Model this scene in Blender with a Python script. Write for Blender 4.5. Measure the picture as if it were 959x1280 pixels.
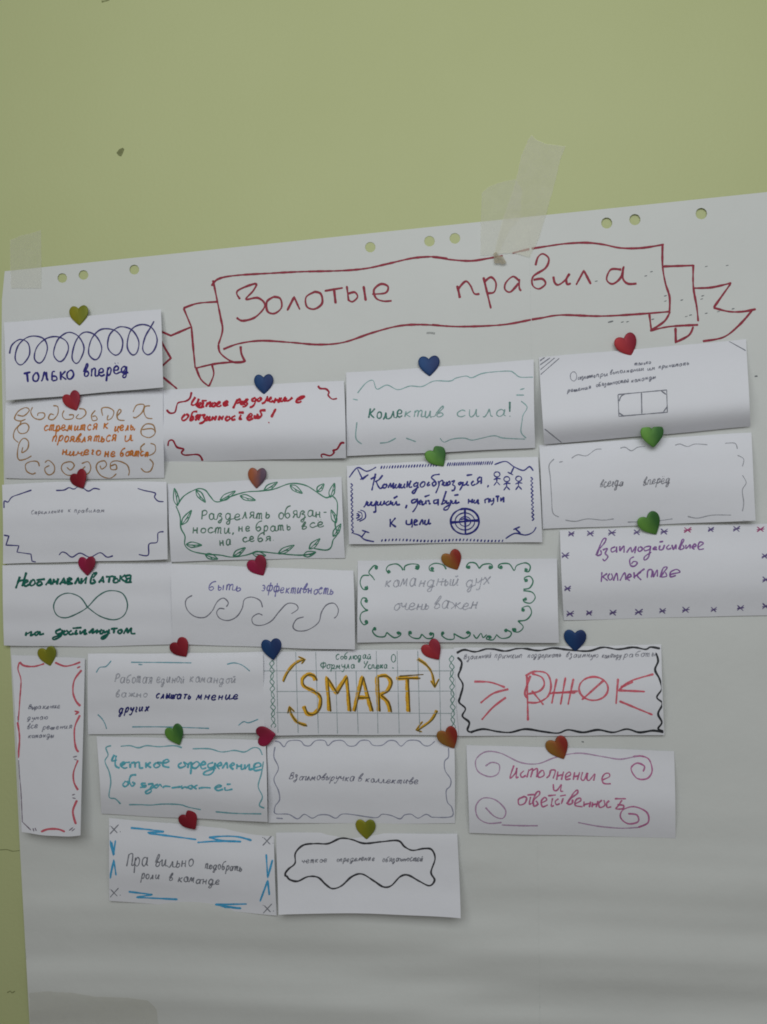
import bpy, bmesh, math, random
from mathutils import Vector, Matrix
from mathutils.geometry import delaunay_2d_cdt

S = bpy.context.scene
for o in list(bpy.data.objects):
    bpy.data.objects.remove(o)
COL = S.collection
PI = math.pi

# ------------------------------------------------------------ camera, light
F_PX, YAW, DIST = 950.7, 0.1596, 0.8486          # solved from the paper slips' corners
CAM = Vector((math.sin(YAW) * DIST, -math.cos(YAW) * DIST, 0.0))
cd = bpy.data.cameras.new('camera')
cam = bpy.data.objects.new('camera', cd)
COL.objects.link(cam)
cam.location = CAM
cam.rotation_euler = (PI / 2, 0, YAW)
cd.sensor_fit = 'VERTICAL'
cd.sensor_height = 36.0
cd.lens = 36.0 * F_PX / 1280.0
cd.clip_start = 0.01
cd.clip_end = 60
S.camera = cam

w = bpy.data.worlds.new('World')
S.world = w
w.use_nodes = True
bg = w.node_tree.nodes['Background']
bg.inputs[0].default_value = (1.0, 0.965, 0.90, 1)
bg.inputs[1].default_value = 0.145


def area(name, loc, target, sx, sy, power, color):
    l = bpy.data.lights.new(name, 'AREA')
    l.shape = 'RECTANGLE'
    l.size, l.size_y, l.energy, l.color = sx, sy, power, color
    o = bpy.data.objects.new(name, l)
    COL.objects.link(o)
    o.location = loc
    o.rotation_euler = (Vector(target) - Vector(loc)).to_track_quat('-Z', 'Y').to_euler()
    return o


area('ceiling_lamp', (0.08, -1.28, 0.68), (0.05, 0.0, 0.0), 1.6, 0.8, 11.2, (0.955, 0.99, 1.0))

S.view_settings.view_transform = 'Standard'
S.view_settings.look = 'None'
S.view_settings.exposure = 0.0
S.view_settings.gamma = 1.0
S.render.engine = 'CYCLES'
S.render.resolution_x, S.render.resolution_y = 767, 1024
S.cycles.filter_width = 1.8


# ------------------------------------------------------------ helpers
def wall_point(px, py, h=0.0):
    """point at depth h in front of the wall, along the sight line of a spot in the photo"""
    x, y = (px - 479.5) / F_PX, (py - 640.0) / F_PX
    c, s = math.cos(YAW), math.sin(YAW)
    d = Vector((c * x - s, s * x + c, -y))
    k = (-h - CAM.y) / d.y
    return CAM + d * k


def lin(c):
    f = lambda v: v / 12.92 if v <= 0.04045 else ((v + 0.055) / 1.055) ** 2.4
    return tuple(f(v / 255.0) for v in c)


def tag(o, label=None, cat=None, group=None, kind=None):
    for k, v in (('label', label), ('category', cat), ('group', group), ('kind', kind)):
        if v:
            o[k] = v
    return o


def link(name, verts, faces, mat, parent=None, smooth=True):
    me = bpy.data.meshes.new(name)
    me.from_pydata([tuple(v) for v in verts], [], faces)
    me.validate()
    if smooth:
        me.polygons.foreach_set('use_smooth', [True] * len(me.polygons))
    me.materials.append(mat)
    me.update()
    o = bpy.data.objects.new(name, me)
    COL.objects.link(o)
    if parent is not None:
        o.parent = parent
        o.matrix_parent_inverse = parent.matrix_basis.inverted()
    return o


def catmull(P, step, closed=False):
    if len(P) < 3 and not closed:
        return straight(P, step)
    out = []
    n = len(P)
    rng = range(n if closed else n - 1)
    g = (lambda i: P[i % n]) if closed else (lambda i: P[min(max(i, 0), n - 1)])
    for i in rng:
        a, b, c, d = g(i - 1), g(i), g(i + 1), g(i + 2)
        L = math.hypot(c[0] - b[0], c[1] - b[1])
        m = max(2, int(L / step) + 1)
        for j in range(m):
            t = j / m
            q = []
            for k in (0, 1):
                q.append(0.5 * (2 * b[k] + (c[k] - a[k]) * t + (2 * a[k] - 5 * b[k] + 4 * c[k] - d[k]) * t * t
                                + (3 * b[k] - a[k] - 3 * c[k] + d[k]) * t ** 3))
            out.append(tuple(q))
    out.append(tuple(P[0] if closed else P[-1]))
    return out


def straight(P, step):
    out = []
    for b, c in zip(P, P[1:]):
        m = max(1, int(math.hypot(c[0] - b[0], c[1] - b[1]) / step))
        for j in range(m):
            t = j / m
            out.append((b[0] + (c[0] - b[0]) * t, b[1] + (c[1] - b[1]) * t))
    out.append(tuple(P[-1]))
    return out


# ------------------------------------------------------------ materials
def new_mat(name):
    m = bpy.data.materials.new(name)
    m.use_nodes = True
    nt = m.node_tree
    return m, nt, nt.nodes['Principled BSDF']


def noise(nt, scale, detail=3, rough=0.6, vec=None):
    tc = nt.nodes.new('ShaderNodeTexCoord')
    n = nt.nodes.new('ShaderNodeTexNoise')
    n.inputs['Scale'].default_value = scale
    n.inputs['Detail'].default_value = detail
    n.inputs['Roughness'].default_value = rough
    nt.links.new(tc.outputs['Object'], n.inputs['Vector'])
    return n


def ramp(nt, src, stops):
    r = nt.nodes.new('ShaderNodeValToRGB')
    while len(r.color_ramp.elements) < len(stops):
        r.color_ramp.elements.new(0.5)
    for e, (p, c) in zip(r.color_ramp.elements, stops):
        e.position = p
        e.color = (*c, 1) if len(c) == 3 else c
    nt.links.new(src, r.inputs[0])
    return r


def bump(nt, bsdf, src, strength, dist):
    b = nt.nodes.new('ShaderNodeBump')
    b.inputs['Strength'].default_value = strength
    b.inputs['Distance'].default_value = dist
    nt.links.new(src, b.inputs['Height'])
    nt.links.new(b.outputs[0], bsdf.inputs['Normal'])


def paper_mat(name, c, var=0.03, fine=900):
    m, nt, b = new_mat(name)
    n = noise(nt, 9, 4)
    lo = tuple(v * (1 - var) for v in c)
    r = ramp(nt, n.outputs[0], [(0.3, lo), (0.7, c)])
    nt.links.new(r.outputs[0], b.inputs['Base Color'])
    b.inputs['Roughness'].default_value = 0.72
    b.inputs['Specular IOR Level'].default_value = 0.3
    n2 = noise(nt, 26, 5, 0.55)
    bump(nt, b, n2.outputs[0], 0.40, 0.002)
    return m


PAPER = paper_mat('slip_paper', (0.84, 0.85, 0.905))
SHEET = paper_mat('sheet_paper', (0.735, 0.755, 0.735), 0.03)


def wall_mat():
    m, nt, b = new_mat('wall_paint')
    n = noise(nt, 3.0, 4)
    r = ramp(nt, n.outputs[0], [(0.3, (0.535, 0.58, 0.282)), (0.7, (0.56, 0.605, 0.306))])
    nt.links.new(r.outputs[0], b.inputs['Base Color'])
    b.inputs['Roughness'].default_value = 0.6
    n2 = noise(nt, 220, 4)
    bump(nt, b, n2.outputs[0], 0.25, 0.0012)
    return m


WALL = wall_mat()
_inks = {}


def ink(rgb, cover=1.0):
    """pen, felt-tip or pencil: a pigment that covers the paper unevenly"""
    key = (rgb, cover)
    if key in _inks:
        return _inks[key]
    m, nt, b = new_mat('ink')
    c = tuple(min(1, v / 0.62) for v in lin(rgb))
    n = noise(nt, 380, 3)
    r = ramp(nt, n.outputs[0], [(0.3, tuple(v * 0.78 for v in c)), (0.7, tuple(min(1, v * 1.15) for v in c))])
    nt.links.new(r.outputs[0], b.inputs['Base Color'])
    b.inputs['Roughness'].default_value = 0.55
    b.inputs['Specular IOR Level'].default_value = 0.25
    n2 = noise(nt, 700, 3, 0.7)
    lo, hi = (0.75, 1.0) if cover >= 1 else (cover * 0.45, min(1, cover * 1.35))
    r2 = ramp(nt, n2.outputs[0], [(0.32, (lo,) * 3), (0.62, (hi,) * 3)])
    nt.links.new(r2.outputs[0], b.inputs['Alpha'])
    _inks[key] = m
    return m


def tape_mat(name, c, a, rough=0.45):
    m, nt, b = new_mat(name)
    n = noise(nt, 60, 4)
    r = ramp(nt, n.outputs[0], [(0.3, tuple(v * 0.93 for v in c)), (0.7, c)])
    nt.links.new(r.outputs[0], b.inputs['Base Color'])
    b.inputs['Roughness'].default_value = rough
    b.inputs['Specular IOR Level'].default_value = 0.35
    r2 = ramp(nt, n.outputs[0], [(0.3, (a * 0.85,) * 3), (0.7, (a,) * 3)])
    nt.links.new(r2.outputs[0], b.inputs['Alpha'])
    bump(nt, b, noise(nt, 55, 4).outputs[0], 0.5, 0.0022)
    return m


_foil = {}


def foil(c1, c2):
    """glossy coloured foil; c1 on the left lobe running into c2 on the right one"""
    key = (c1, c2)
    if key in _foil:
        return _foil[key]
    m, nt, b = new_mat('foil')
    tc = nt.nodes.new('ShaderNodeTexCoord')
    sx = nt.nodes.new('ShaderNodeSeparateXYZ')
    nt.links.new(tc.outputs['Object'], sx.inputs[0])
    mp = nt.nodes.new('ShaderNodeMapRange')
    mp.inputs[1].default_value, mp.inputs[2].default_value = -0.009, 0.009
    nt.links.new(sx.outputs[0], mp.inputs[0])
    n = noise(nt, 160, 3)
    ad = nt.nodes.new('ShaderNodeMath')
    ad.operation = 'MULTIPLY_ADD'
    ad.inputs[1].default_value = 0.24
    nt.links.new(n.outputs[0], ad.inputs[0])
    sb = nt.nodes.new('ShaderNodeMath')
    sb.operation = 'SUBTRACT'
    sb.inputs[1].default_value = 0.12
    nt.links.new(mp.outputs[0], sb.inputs[0])
    nt.links.new(sb.outputs[0], ad.inputs[2])
    a, d = lin(c1), lin(c2)
    r = ramp(nt, ad.outputs[0], [(0.15, a), (0.85, d)])
    nt.links.new(r.outputs[0], b.inputs['Base Color'])
    b.inputs['Metallic'].default_value = 0.3
    b.inputs['Roughness'].default_value = 0.55
    b.inputs['Coat Weight'].default_value = 0.0
    b.inputs['Coat Roughness'].default_value = 0.3
    _foil[key] = m
    return m


# ------------------------------------------------------------ surfaces that carry ink
class Sheet:
    """a large sheet; its depth is a function of the place on the wall"""
    def __init__(self, base):
        self.base = base

    def h(self, px, py):
        lo = min(1, max(0, (py - 960) / 260.0))
        v = 0.0005 * math.sin(px * 0.011 + py * 0.021) + 0.0004 * math.sin(py * 0.047 - px * 0.006 + 1.0)
        v += lo * (0.0046 + 0.0026 * math.sin(py * 0.062 + 0.9 * math.sin(px * 0.006) - px * 0.004)
                   + 0.0011 * math.sin(py * 0.031 + px * 0.009 + 2.0)
                   + 0.00045 * math.sin(py * 0.15 + px * 0.006 + 1.4 * math.sin(px * 0.011)) + 0.00025 * math.sin(py * 0.23 - px * 0.013))
        return self.base + 0.0011 + v

    def put(self, px, py, lift):
        return wall_point(px, py, self.h(px, py) + lift)


class Slip:
    """a rectangle of paper given by its four corners; h(s, t) is how far it stands off"""
    def __init__(self, corners, base=0.003, bulge=0.004, peak=0.6, lift=0.0, right=0.0, left=0.0,
                 top=0.0, bow=(0, 0, 0, 0), ripple=0.0, seed=0):
        self.c = corners
        self.p = (base, bulge * 1.9, peak, lift, right, left, top, ripple, seed)
        self.bow = bow                      # bulge of top, right, bottom, left edges in px

    def pix(self, s, t):
        (a, b, c, d) = self.c
        x = (a[0] * (1 - s) + b[0] * s) * (1 - t) + (d[0] * (1 - s) + c[0] * s) * t
        y = (a[1] * (1 - s) + b[1] * s) * (1 - t) + (d[1] * (1 - s) + c[1] * s) * t
        q = 4 * s * (1 - s)
        r = 4 * t * (1 - t)
        sd = self.p[8]
        y += q * (-self.bow[0] * (1 - t) + self.bow[2] * t) + 0.35 * math.sin(5.2 * s + sd) + 0.22 * math.sin(13 * s + 2 * sd + 3 * t)
        x += r * (self.bow[1] * s - self.bow[3] * (1 - s)) + 0.35 * math.sin(4.1 * t + 1.7 * sd + s)
        return x, y

    def h(self, s, t):
        base, bulge, peak, lift, right, left, top, ripple, seed = self.p
        e = math.log(0.5) / math.log(peak)
        tt = min(1, max(0, t))
        v = base + bulge * math.sin(PI * tt ** e) + lift * tt * tt
        v += right * max(0, s) ** 3 * (0.35 + 0.65 * tt) + left * max(0, 1 - s) ** 3 * (0.35 + 0.65 * tt)
        v += top * (1 - tt) ** 2 * (0.3 + 1.4 * (s - 0.45) ** 2)
        v += 0.0016 * (1 + math.sin(seed * 2.1)) * (s * tt) ** 3 + 0.0016 * (1 + math.sin(seed * 3.3 + 1)) * ((1 - s) * tt) ** 3
        v += 0.0007 * math.sin(5.5 * s + seed * 1.3 + 2.0 * tt)
        v += ripple * (math.sin(tt * 9 + seed + 1.5 * s) + 0.7 * math.sin(tt * 17 + 2.3 * seed - s)) * 0.5
        return v

    def inv(self, px, py):
        s = t = 0.5
        for _ in range(6):
            x, y = self.pix(s, t)
            xs, ys = self.pix(s + 1e-3, t)
            xt, yt = self.pix(s, t + 1e-3)
            a, b, c, d = (xs - x) / 1e-3, (xt - x) / 1e-3, (ys - y) / 1e-3, (yt - y) / 1e-3
            det = a * d - b * c
            ex, ey = px - x, py - y
            s += (d * ex - b * ey) / det
            t += (-c * ex + a * ey) / det
        return s, t

    def put(self, px, py, lift):
        s, t = self.inv(px, py)
        s, t = min(0.996, max(0.004, s)), min(0.994, max(0.006, t))
        x, y = self.pix(s, t)
        return wall_point(x, y, self.h(s, t) + lift)


class Pen:
    """collects strokes (in photo pixels) and lays them on a surface as one ink mesh"""
    def __init__(self, surf, seed=1):
        self.s, self.V, self.F, self.k, self.B = surf, [], [], 0, []
        self.words = []
        self.r = random.Random(seed)

    def stroke(self, pts, width, taper=True):
        pts = [p for i, p in enumerate(pts) if i == 0 or math.hypot(p[0] - pts[i - 1][0], p[1] - pts[i - 1][1]) > 0.05]
        if len(pts) < 2:
            return
        n = len(pts)
        ph, f = self.r.uniform(0, 6), self.r.uniform(0.12, 0.25)
        self.k += 1
        lift0 = 0.00016 + self.k * 2.5e-6
        b0 = len(self.V)
        self.B.append((len(self.V), 2 * n, len(self.F), n - 1, [p[0] for p in pts[::2]] + [pts[-1][0]], [p[1] for p in pts[::2]] + [pts[-1][1]]))
        for i, p in enumerate(pts):
            a, c = pts[max(0, i - 1)], pts[min(n - 1, i + 1)]
            dx, dy = c[0] - a[0], c[1] - a[1]
            L = math.hypot(dx, dy) or 1
            nx, ny = -dy / L, dx / L
            hw = 0.575 * width * (1 + 0.17 * math.sin(i * f + ph) + 0.1 * math.sin(i * f * 3.7 + 2 * ph) + self.r.uniform(-0.07, 0.07))
            hw *= 1 + 0.22 * math.exp(-i / 3.0) + 0.18 * math.exp(-(n - 1 - i) / 3.0)
            if taper and (i == 0 or i == n - 1):
                hw *= 0.55
            q = lift0 + i * 7e-7
            self.V.append(self.s.put(p[0] + nx * hw, p[1] + ny * hw, q))
            self.V.append(self.s.put(p[0] - nx * hw, p[1] - ny * hw, q))
            if i:
                j = b0 + 2 * i
                self.F.append((j - 2, j - 1, j + 1, j))

    def blob(self, x, y, r, n=10):
        self.k += 1
        q = 0.00016 + self.k * 2.5e-6 + 2e-4
        b0 = len(self.V)
        self.B.append((b0, n, len(self.F), 1, [x, x - r, x + r, x, x], [y, y, y, y - r, y + r]))
        for i in range(n):
            a = 2 * PI * i / n
            rr = r * self.r.uniform(0.85, 1.15)
            self.V.append(self.s.put(x + rr * math.cos(a), y + rr * math.sin(a), q))
        self.F.append(tuple(range(b0, b0 + n))[::-1])

    def pieces(self, reach):
        """strokes that touch or nearly touch, gathered into separate drawings"""
        n = len(self.B)
        g = list(range(n))

        def root(i):
            while g[i] != i:
                i = g[i]
            return i
        for i in range(n):
            for j in range(i):
                a, b = self.B[i], self.B[j]
                if min(a[4]) > max(b[4]) + reach or min(b[4]) > max(a[4]) + reach or min(a[5]) > max(b[5]) + reach or min(b[5]) > max(a[5]) + reach:
                    continue
                if root(i) != root(j) and any((x - u) ** 2 + (y - v) ** 2 < reach * reach for x, y in zip(a[4], a[5]) for u, v in zip(b[4], b[5])):
                    g[root(i)] = root(j)
        out = {}
        for i in range(n):
            out.setdefault(root(i), []).append(i)
        return list(out.values())

    def make(self, name, mat, parent, reach=None):
        if self.words and not reach:
            W = self.words + [(len(self.V), len(self.F))]
            if W[0][0] > 0:
                W.insert(0, (0, 0))
            for (v0, f0), (v1, f1) in zip(W, W[1:]):
                if f1 > f0:
                    o = link(name, self.V[v0:v1], [tuple(q - v0 for q in f) for f in self.F[f0:f1]], mat, parent)
            return o
        if reach:
            for grp in self.pieces(reach):
                V, F = [], []
                for i in grp:
                    v0, nv, f0, nf = self.B[i][:4]
                    d = len(V) - v0
                    V += self.V[v0:v0 + nv]
                    F += [tuple(q + d for q in f) for f in self.F[f0:f0 + nf]]
                o = link(name, V, F, mat, parent)
            return o
        return link(name, self.V, self.F, mat, parent)


# zoom frames in which the drawings were measured: origin and scale
VIEWS = {'A': (0, 370, 3.996), 'A2': (0, 490, 4.359), 'B2': (200, 475, 3.996), 'C': (430, 440, 3.996),
         'D': (660, 410, 3.207), 'D2': (670, 420, 3.487), 'E': (0, 580, 3.996), 'F': (200, 580, 3.836),
         'F2': (200, 595, 3.996), 'G2': (430, 565, 3.836), 'G3': (440, 690, 3.688), 'H': (680, 520, 3.437),
         'I': (0, 790, 3.996), 'J': (100, 790, 3.836), 'K': (320, 780, 3.552), 'K2': (325, 800, 3.761),
         'L': (560, 770, 3.197), 'M': (110, 990, 3.836), 'N': (330, 1010, 3.552), 'O': (180, 290, 2.524),
         'P': (540, 240, 2.289), 'T': (560, 140, 4.795), 'U': (0, 260, 3.996),
         'W1': (205, 485, 7.99), 'W2': (300, 480, 9.59), 'W3': (455, 585, 9.59), 'W4': (535, 585, 8.72),
         'W5': (130, 940, 4.567), 'W6': (630, 950, 5.994), 'W7': (10, 710, 5.641), 'W8': (735, 665, 5.994)}


def pts(txt, view):
    ox, oy, s = VIEWS[view]
    out = []
    for tok in txt.split():
        a, b = tok.split(',')
        out.append((ox + float(a) / s, oy + float(b) / s))
    return out


def draw(pen, txt, view, width, step=1.6):
    """strokes separated by |, a leading - makes one angular"""
    for st in txt.split('|'):
        st = st.strip()
        if not st:
            continue
        if st[0] == '-':
            pen.stroke(straight(pts(st[1:], view), step), width)
        else:
            pen.stroke(catmull(pts(st, view), step), width)


def word(pen, *views, width):
    """one handwritten word traced stroke by stroke: view, strokes, view, strokes ..."""
    pen.words.append((len(pen.V), len(pen.F)))
    for v, st in zip(views[::2], views[1::2]):
        draw(pen, st, v, width, 0.9)


def ring(pen, cx, cy, rx, ry, view, width, turns=1.05):
    ox, oy, s = VIEWS[view]
    n = 36
    P = [(ox + (cx + rx * math.cos(2 * PI * i / n - 1.9)) / s, oy + (cy + ry * math.sin(2 * PI * i / n - 1.9)) / s)
         for i in range(int(n * turns) + 1)]
    pen.stroke(catmull(P, 1.6), width)


# ------------------------------------------------------------ handwriting: one-line letters
GL = {
 'а': '.6,.8 .4,1 .12,.78 .08,.28 .3,0 .55,.25 .64,.95|-.65,1 .64,.15 .8,.02',
 'б': '.75,1.7 .35,1.5 .12,1 .08,.35 .32,0 .6,.32 .42,.7 .14,.5',
 'в': '.02,.55 .3,1.35 .45,1.6 .5,1.3 .18,.6 .1,.12 .35,0 .58,.3 .42,.62 .2,.52',
 'г': '.05,.9 .2,1 .3,.8 .2,.3 .25,.05 .45,.1',
 'г2': '-.1,0 .1,1 .55,1',
 'д': '.58,.8 .35,1 .08,.7 .1,.2 .34,0 .58,.35|.63,1 .6,.1 .5,-.6 .25,-.68 .2,-.4 .5,-.1 .82,.1',
 'е': '.08,.48 .45,.5 .55,.8 .32,1 .08,.7 .1,.2 .35,0 .68,.2',
 'ё': '.08,.48 .45,.5 .55,.8 .32,1 .08,.7 .1,.2 .35,0 .68,.2|-.15,1.35 .2,1.4|-.45,1.35 .5,1.4',
 'ж': '-0,1 .38,.5 0,0|-.85,1 .45,.5 .88,0|-.42,1 .42,0',
 'з': '.05,.85 .3,1 .5,.8 .22,.54 .52,.35 .5,-.3 .3,-.65 .12,-.45 .4,-.15 .66,.1',
 'и': '.08,1 .06,.3 .18,.02 .42,.3 .54,.98|-.55,1 .54,.2 .62,.02 .75,.12',
 'й': '.08,1 .06,.3 .18,.02 .42,.3 .54,.98|-.55,1 .54,.2 .62,.02 .75,.12|.15,1.4 .3,1.28 .5,1.42',
 'к': '-.1,1 .08,0|-.58,1 .12,.48 .62,0',
 'л': '.0,.05 .12,.03 .28,.5 .36,1|-.36,1 .5,.1 .64,.02',
 'м': '.0,.04 .1,.1 .22,.95|-.24,1 .42,.2 .64,1 .68,.1 .82,.02',
 'н': '-.1,1 .08,0|-.55,1 .53,.1 .66,.02|-.1,.5 .55,.54',
 'о': '.35,1 .1,.75 .1,.25 .34,0 .58,.25 .58,.75 .32,1',
 'п': '-.08,0 .1,1|.1,.7 .3,1 .5,.85 .52,.1 .68,.03',
 'р': '-.12,1 .05,-.75|.12,.65 .35,1 .58,.7 .48,.15 .25,.02 .1,.25',
 'с': '.58,.82 .35,1 .08,.65 .12,.2 .36,0 .62,.2',
 'т': '-0,.97 .66,1.02|-.34,1 .33,0',
 'm': '-.06,1 .06,0|.06,.7 .2,1 .34,.85 .34,0|.35,.7 .5,1 .64,.85 .64,.1 .78,.02',
 'т̅': '.05,.9 .35,1 .3,.4 .3,.05 .5,.05|-.05,1.25 .6,1.3',
 'у': '.06,1 .08,.55 .25,.35 .55,.65|.58,1 .52,.2 .38,-.55 .15,-.65 .1,-.45',
 'ф': '-.5,1.5 .46,-.7|.48,.85 .25,1 .08,.55 .25,.05 .48,.3|.5,.85 .75,1 .9,.55 .72,.05 .5,.3',
 'х': '-.06,1 .6,0|-.62,1 .02,0',
 'ц': '.08,1 .06,.3 .18,.02 .42,.3 .54,.98|-.55,1 .54,.1 .72,.02 .7,-.3',
 'ч': '.08,1 .1,.6 .28,.45 .54,.65|-.58,1 .55,.1 .66,.02',
 'ш': '.06,1 .06,.25 .18,.02 .34,.3 .38,1|.38,.9 .38,.2 .5,.02 .66,.3 .7,1|-.7,.9 .7,.1 .84,.04',
 'щ': '.06,1 .06,.25 .18,.02 .34,.3 .38,1|.38,.9 .38,.2 .5,.02 .66,.3 .7,1|-.7,.9 .7,0 .88,-.3',
 'ы': '-.08,1 .08,.05|.08,.5 .32,.58 .4,.28 .25,.02 .08,.06|-.62,1 .62,.02',
 'ь': '-.1,1 .08,.05|.08,.5 .38,.58 .48,.28 .3,.02 .08,.06',
 'э': '.08,.85 .32,1 .58,.62 .42,.08 .08,.1|-.22,.52 .56,.52',
 'ю': '-.08,1 .08,0|-.08,.5 .3,.5|.58,1 .32,.7 .35,.2 .58,0 .82,.3 .8,.75 .56,1',
 'я': '.56,1 .22,.96 .12,.7 .28,.48 .55,.5|-.56,1 .54,.1 .66,.02|-.3,.48 .04,0',
 'К': '-.14,1.65 .1,0|.75,1.6 .5,1.15 .15,.8|.15,.8 .45,.4 .85,0',
 'Ч': '.1,1.6 .12,1 .35,.75 .7,.95|-.75,1.6 .7,0',
 'Н': '-.1,1.6 .08,0|-.75,1.6 .72,0|-.1,.8 .75,.85',
 'Р': '-.12,1.6 .1,0|.12,1.5 .45,1.65 .72,1.3 .55,.85 .14,.72',
 'П': '-.1,0 .16,1.6|.14,1.5 .4,1.68 .65,1.5 .68,.1',
 'В': '-.12,1.6 .1,0|.12,1.55 .5,1.6 .55,1.1 .15,.85|.15,.85 .65,.75 .65,.15 .1,0',
 'И': '-.1,1.6 .1,.2|.1,.15 .25,.05 .75,1.6|-.75,1.6 .78,.1 .9,.0',
 'С': '.75,1.35 .5,1.62 .12,1.1 .15,.3 .45,0 .8,.3',
 'Ф': '-.5,1.7 .5,0|.5,1.35 .2,1.4 .08,.9 .3,.5 .5,.6|.5,1.35 .8,1.4 .95,.9 .7,.5 .5,.6',
 'У': '.08,1.6 .15,1.05 .4,.9|-.8,1.6 .45,.5 .2,.0',
 'О': '.5,1.6 .12,1.2 .1,.4 .42,0 .8,.35 .82,1.2 .45,1.62',
 'Т': '-0,1.55 .9,1.62|-.45,1.58 .46,0',
 'Л': '.0,.1 .12,.1 .3,.9 .42,1.6|-.42,1.6 .62,.8 .75,0|-.5,1.55 .52,.1',
 'Ь': '.75,1.55 .1,1.5 .12,.8 .1,.05|.1,.75 .5,.75 .6,.35 .4,.02 .1,.05',
 'А': '-.0,0 .45,1.6 .75,0|-.15,.5 .65,.55',
 '!': '-.2,1.7 .1,.55|-.05,.1 .08,.0',
 ',': '-.12,.12 .02,-.3', '.': '-.05,.1 .12,.04', '-': '-.05,.6 .45,.62',
}


def glyph(ch):
    out = []
    mx = 0
    for st in GL[ch].split('|'):
        sharp = st[0] == '-'
        P = [tuple(float(v) for v in t.split(',')) for t in st.lstrip('-').split()]
        mx = max(mx, max(p[0] for p in P))
        out.append((sharp, P))
    return out, mx


def write(pen, text, view, x0, y0, x1, y1, xh, width, slant=0.18, gap=0.24, jit=1.35, join=0.8):
    ox, oy, s = VIEWS[view]
    a = (ox + x0 / s, oy + y0 / s)
    b = (ox + x1 / s, oy + y1 / s)
    xh = xh / s
    G, tot = [], 0
    for ch in text:
        if ch == ' ':
            tot += 0.6
            continue
        g, mx = glyph(ch)
        G.append((tot, g, mx, ch in '-.,!'))
        tot += mx + gap
    tot -= gap
    L = math.hypot(b[0] - a[0], b[1] - a[1])
    ux, uy = (b[0] - a[0]) / L, (b[1] - a[1]) / L
    kx = L / tot
    R = pen.r
    pen.words.append((len(pen.V), len(pen.F)))
    last = None
    for off, g, mx, mark in G:
        sy = xh * (1 + R.uniform(-.10, .10) * jit)
        dy = R.uniform(-.09, .09) * xh * jit
        sl = slant + R.uniform(-.06, .06) * jit
        sxk = 1 + R.uniform(-.08, .08) * jit
        for sharp, P in g:
            Q = []
            for (gx, gy) in P:
                u = (off + gx * sxk) * kx + sl * gy * xh + R.uniform(-.02, .02) * xh
                v = gy * sy + dy + R.uniform(-.02, .02) * xh
                Q.append((a[0] + ux * u + uy * v, a[1] + uy * u - ux * v))
            if join and last and not mark and 0.12 * xh < math.hypot(Q[0][0] - last[0], Q[0][1] - last[1]) < 1.15 * xh and R.random() < join and P is g[0][1]:
                m = ((last[0] + Q[0][0]) / 2 + 0.05 * xh, max(last[1], Q[0][1]) - 0.12 * abs(last[1] - Q[0][1]))
                pen.stroke(catmull([last, m, Q[0]], 0.9), width * 0.8)
            pen.stroke(straight(Q, 0.9) if sharp else catmull(Q, 0.9), width)
            if P is g[0][1] or Q[-1][0] > last[0]:
                last = Q[-1]


# ------------------------------------------------------------ the wall
X0, X1, Z0, Z1 = -1.8, 1.8, -1.5, 1.25
wall = link('wall', [(X0, 0, Z0), (X1, 0, Z0), (X1, 0, Z1), (X0, 0, Z1),
                     (X0, .12, Z0), (X1, .12, Z0), (X1, .12, Z1), (X0, .12, Z1)],
            [(0, 1, 2, 3), (5, 4, 7, 6), (4, 0, 3, 7), (1, 5, 6, 2), (3, 2, 6, 7), (4, 5, 1, 0)], WALL, smooth=False)
tag(wall, 'pale green painted wall behind the big paper sheets', 'wall', kind='structure')


class Flat:
    def put(self, px, py, lift):
        return wall_point(px, py, lift)


chip = Pen(Flat())
chip.V += [wall_point(x, y, 0.0003) for x, y in ((145.5, 191), (149, 186.5), (153.5, 184.5), (155.5, 186.5), (153.5, 191.5), (151.5, 195.5), (148.5, 194.5))]
chip.F.append(tuple(range(7))[::-1])
chip.make('wall_chip', ink((104, 108, 72), 0.85), wall)
scr = Pen(Flat(), 4)
scr.stroke(catmull([(-6, 1063), (8, 1062), (16, 1064), (25, 1063)], 2), 0.9)
scr.stroke(catmull([(9, 1241), (13, 1239), (15, 1241), (19, 1239)], 1), 1.3)
scr.stroke(catmull([(127, 2), (132, 1), (137, -1)], 1), 2.2)
scr.make('scratch', ink((100, 104, 66), 0.45), wall, 5.0)

# ------------------------------------------------------------ the two flip-chart sheets
HOLES = [(78, 347.5), (104.5, 343.7), (168, 337), (463, 309), (537, 301.5), (568.7, 298)]
HOLES_B = [(758.5, 278.8), (793.7, 274.5), (876.8, 267)]


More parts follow.
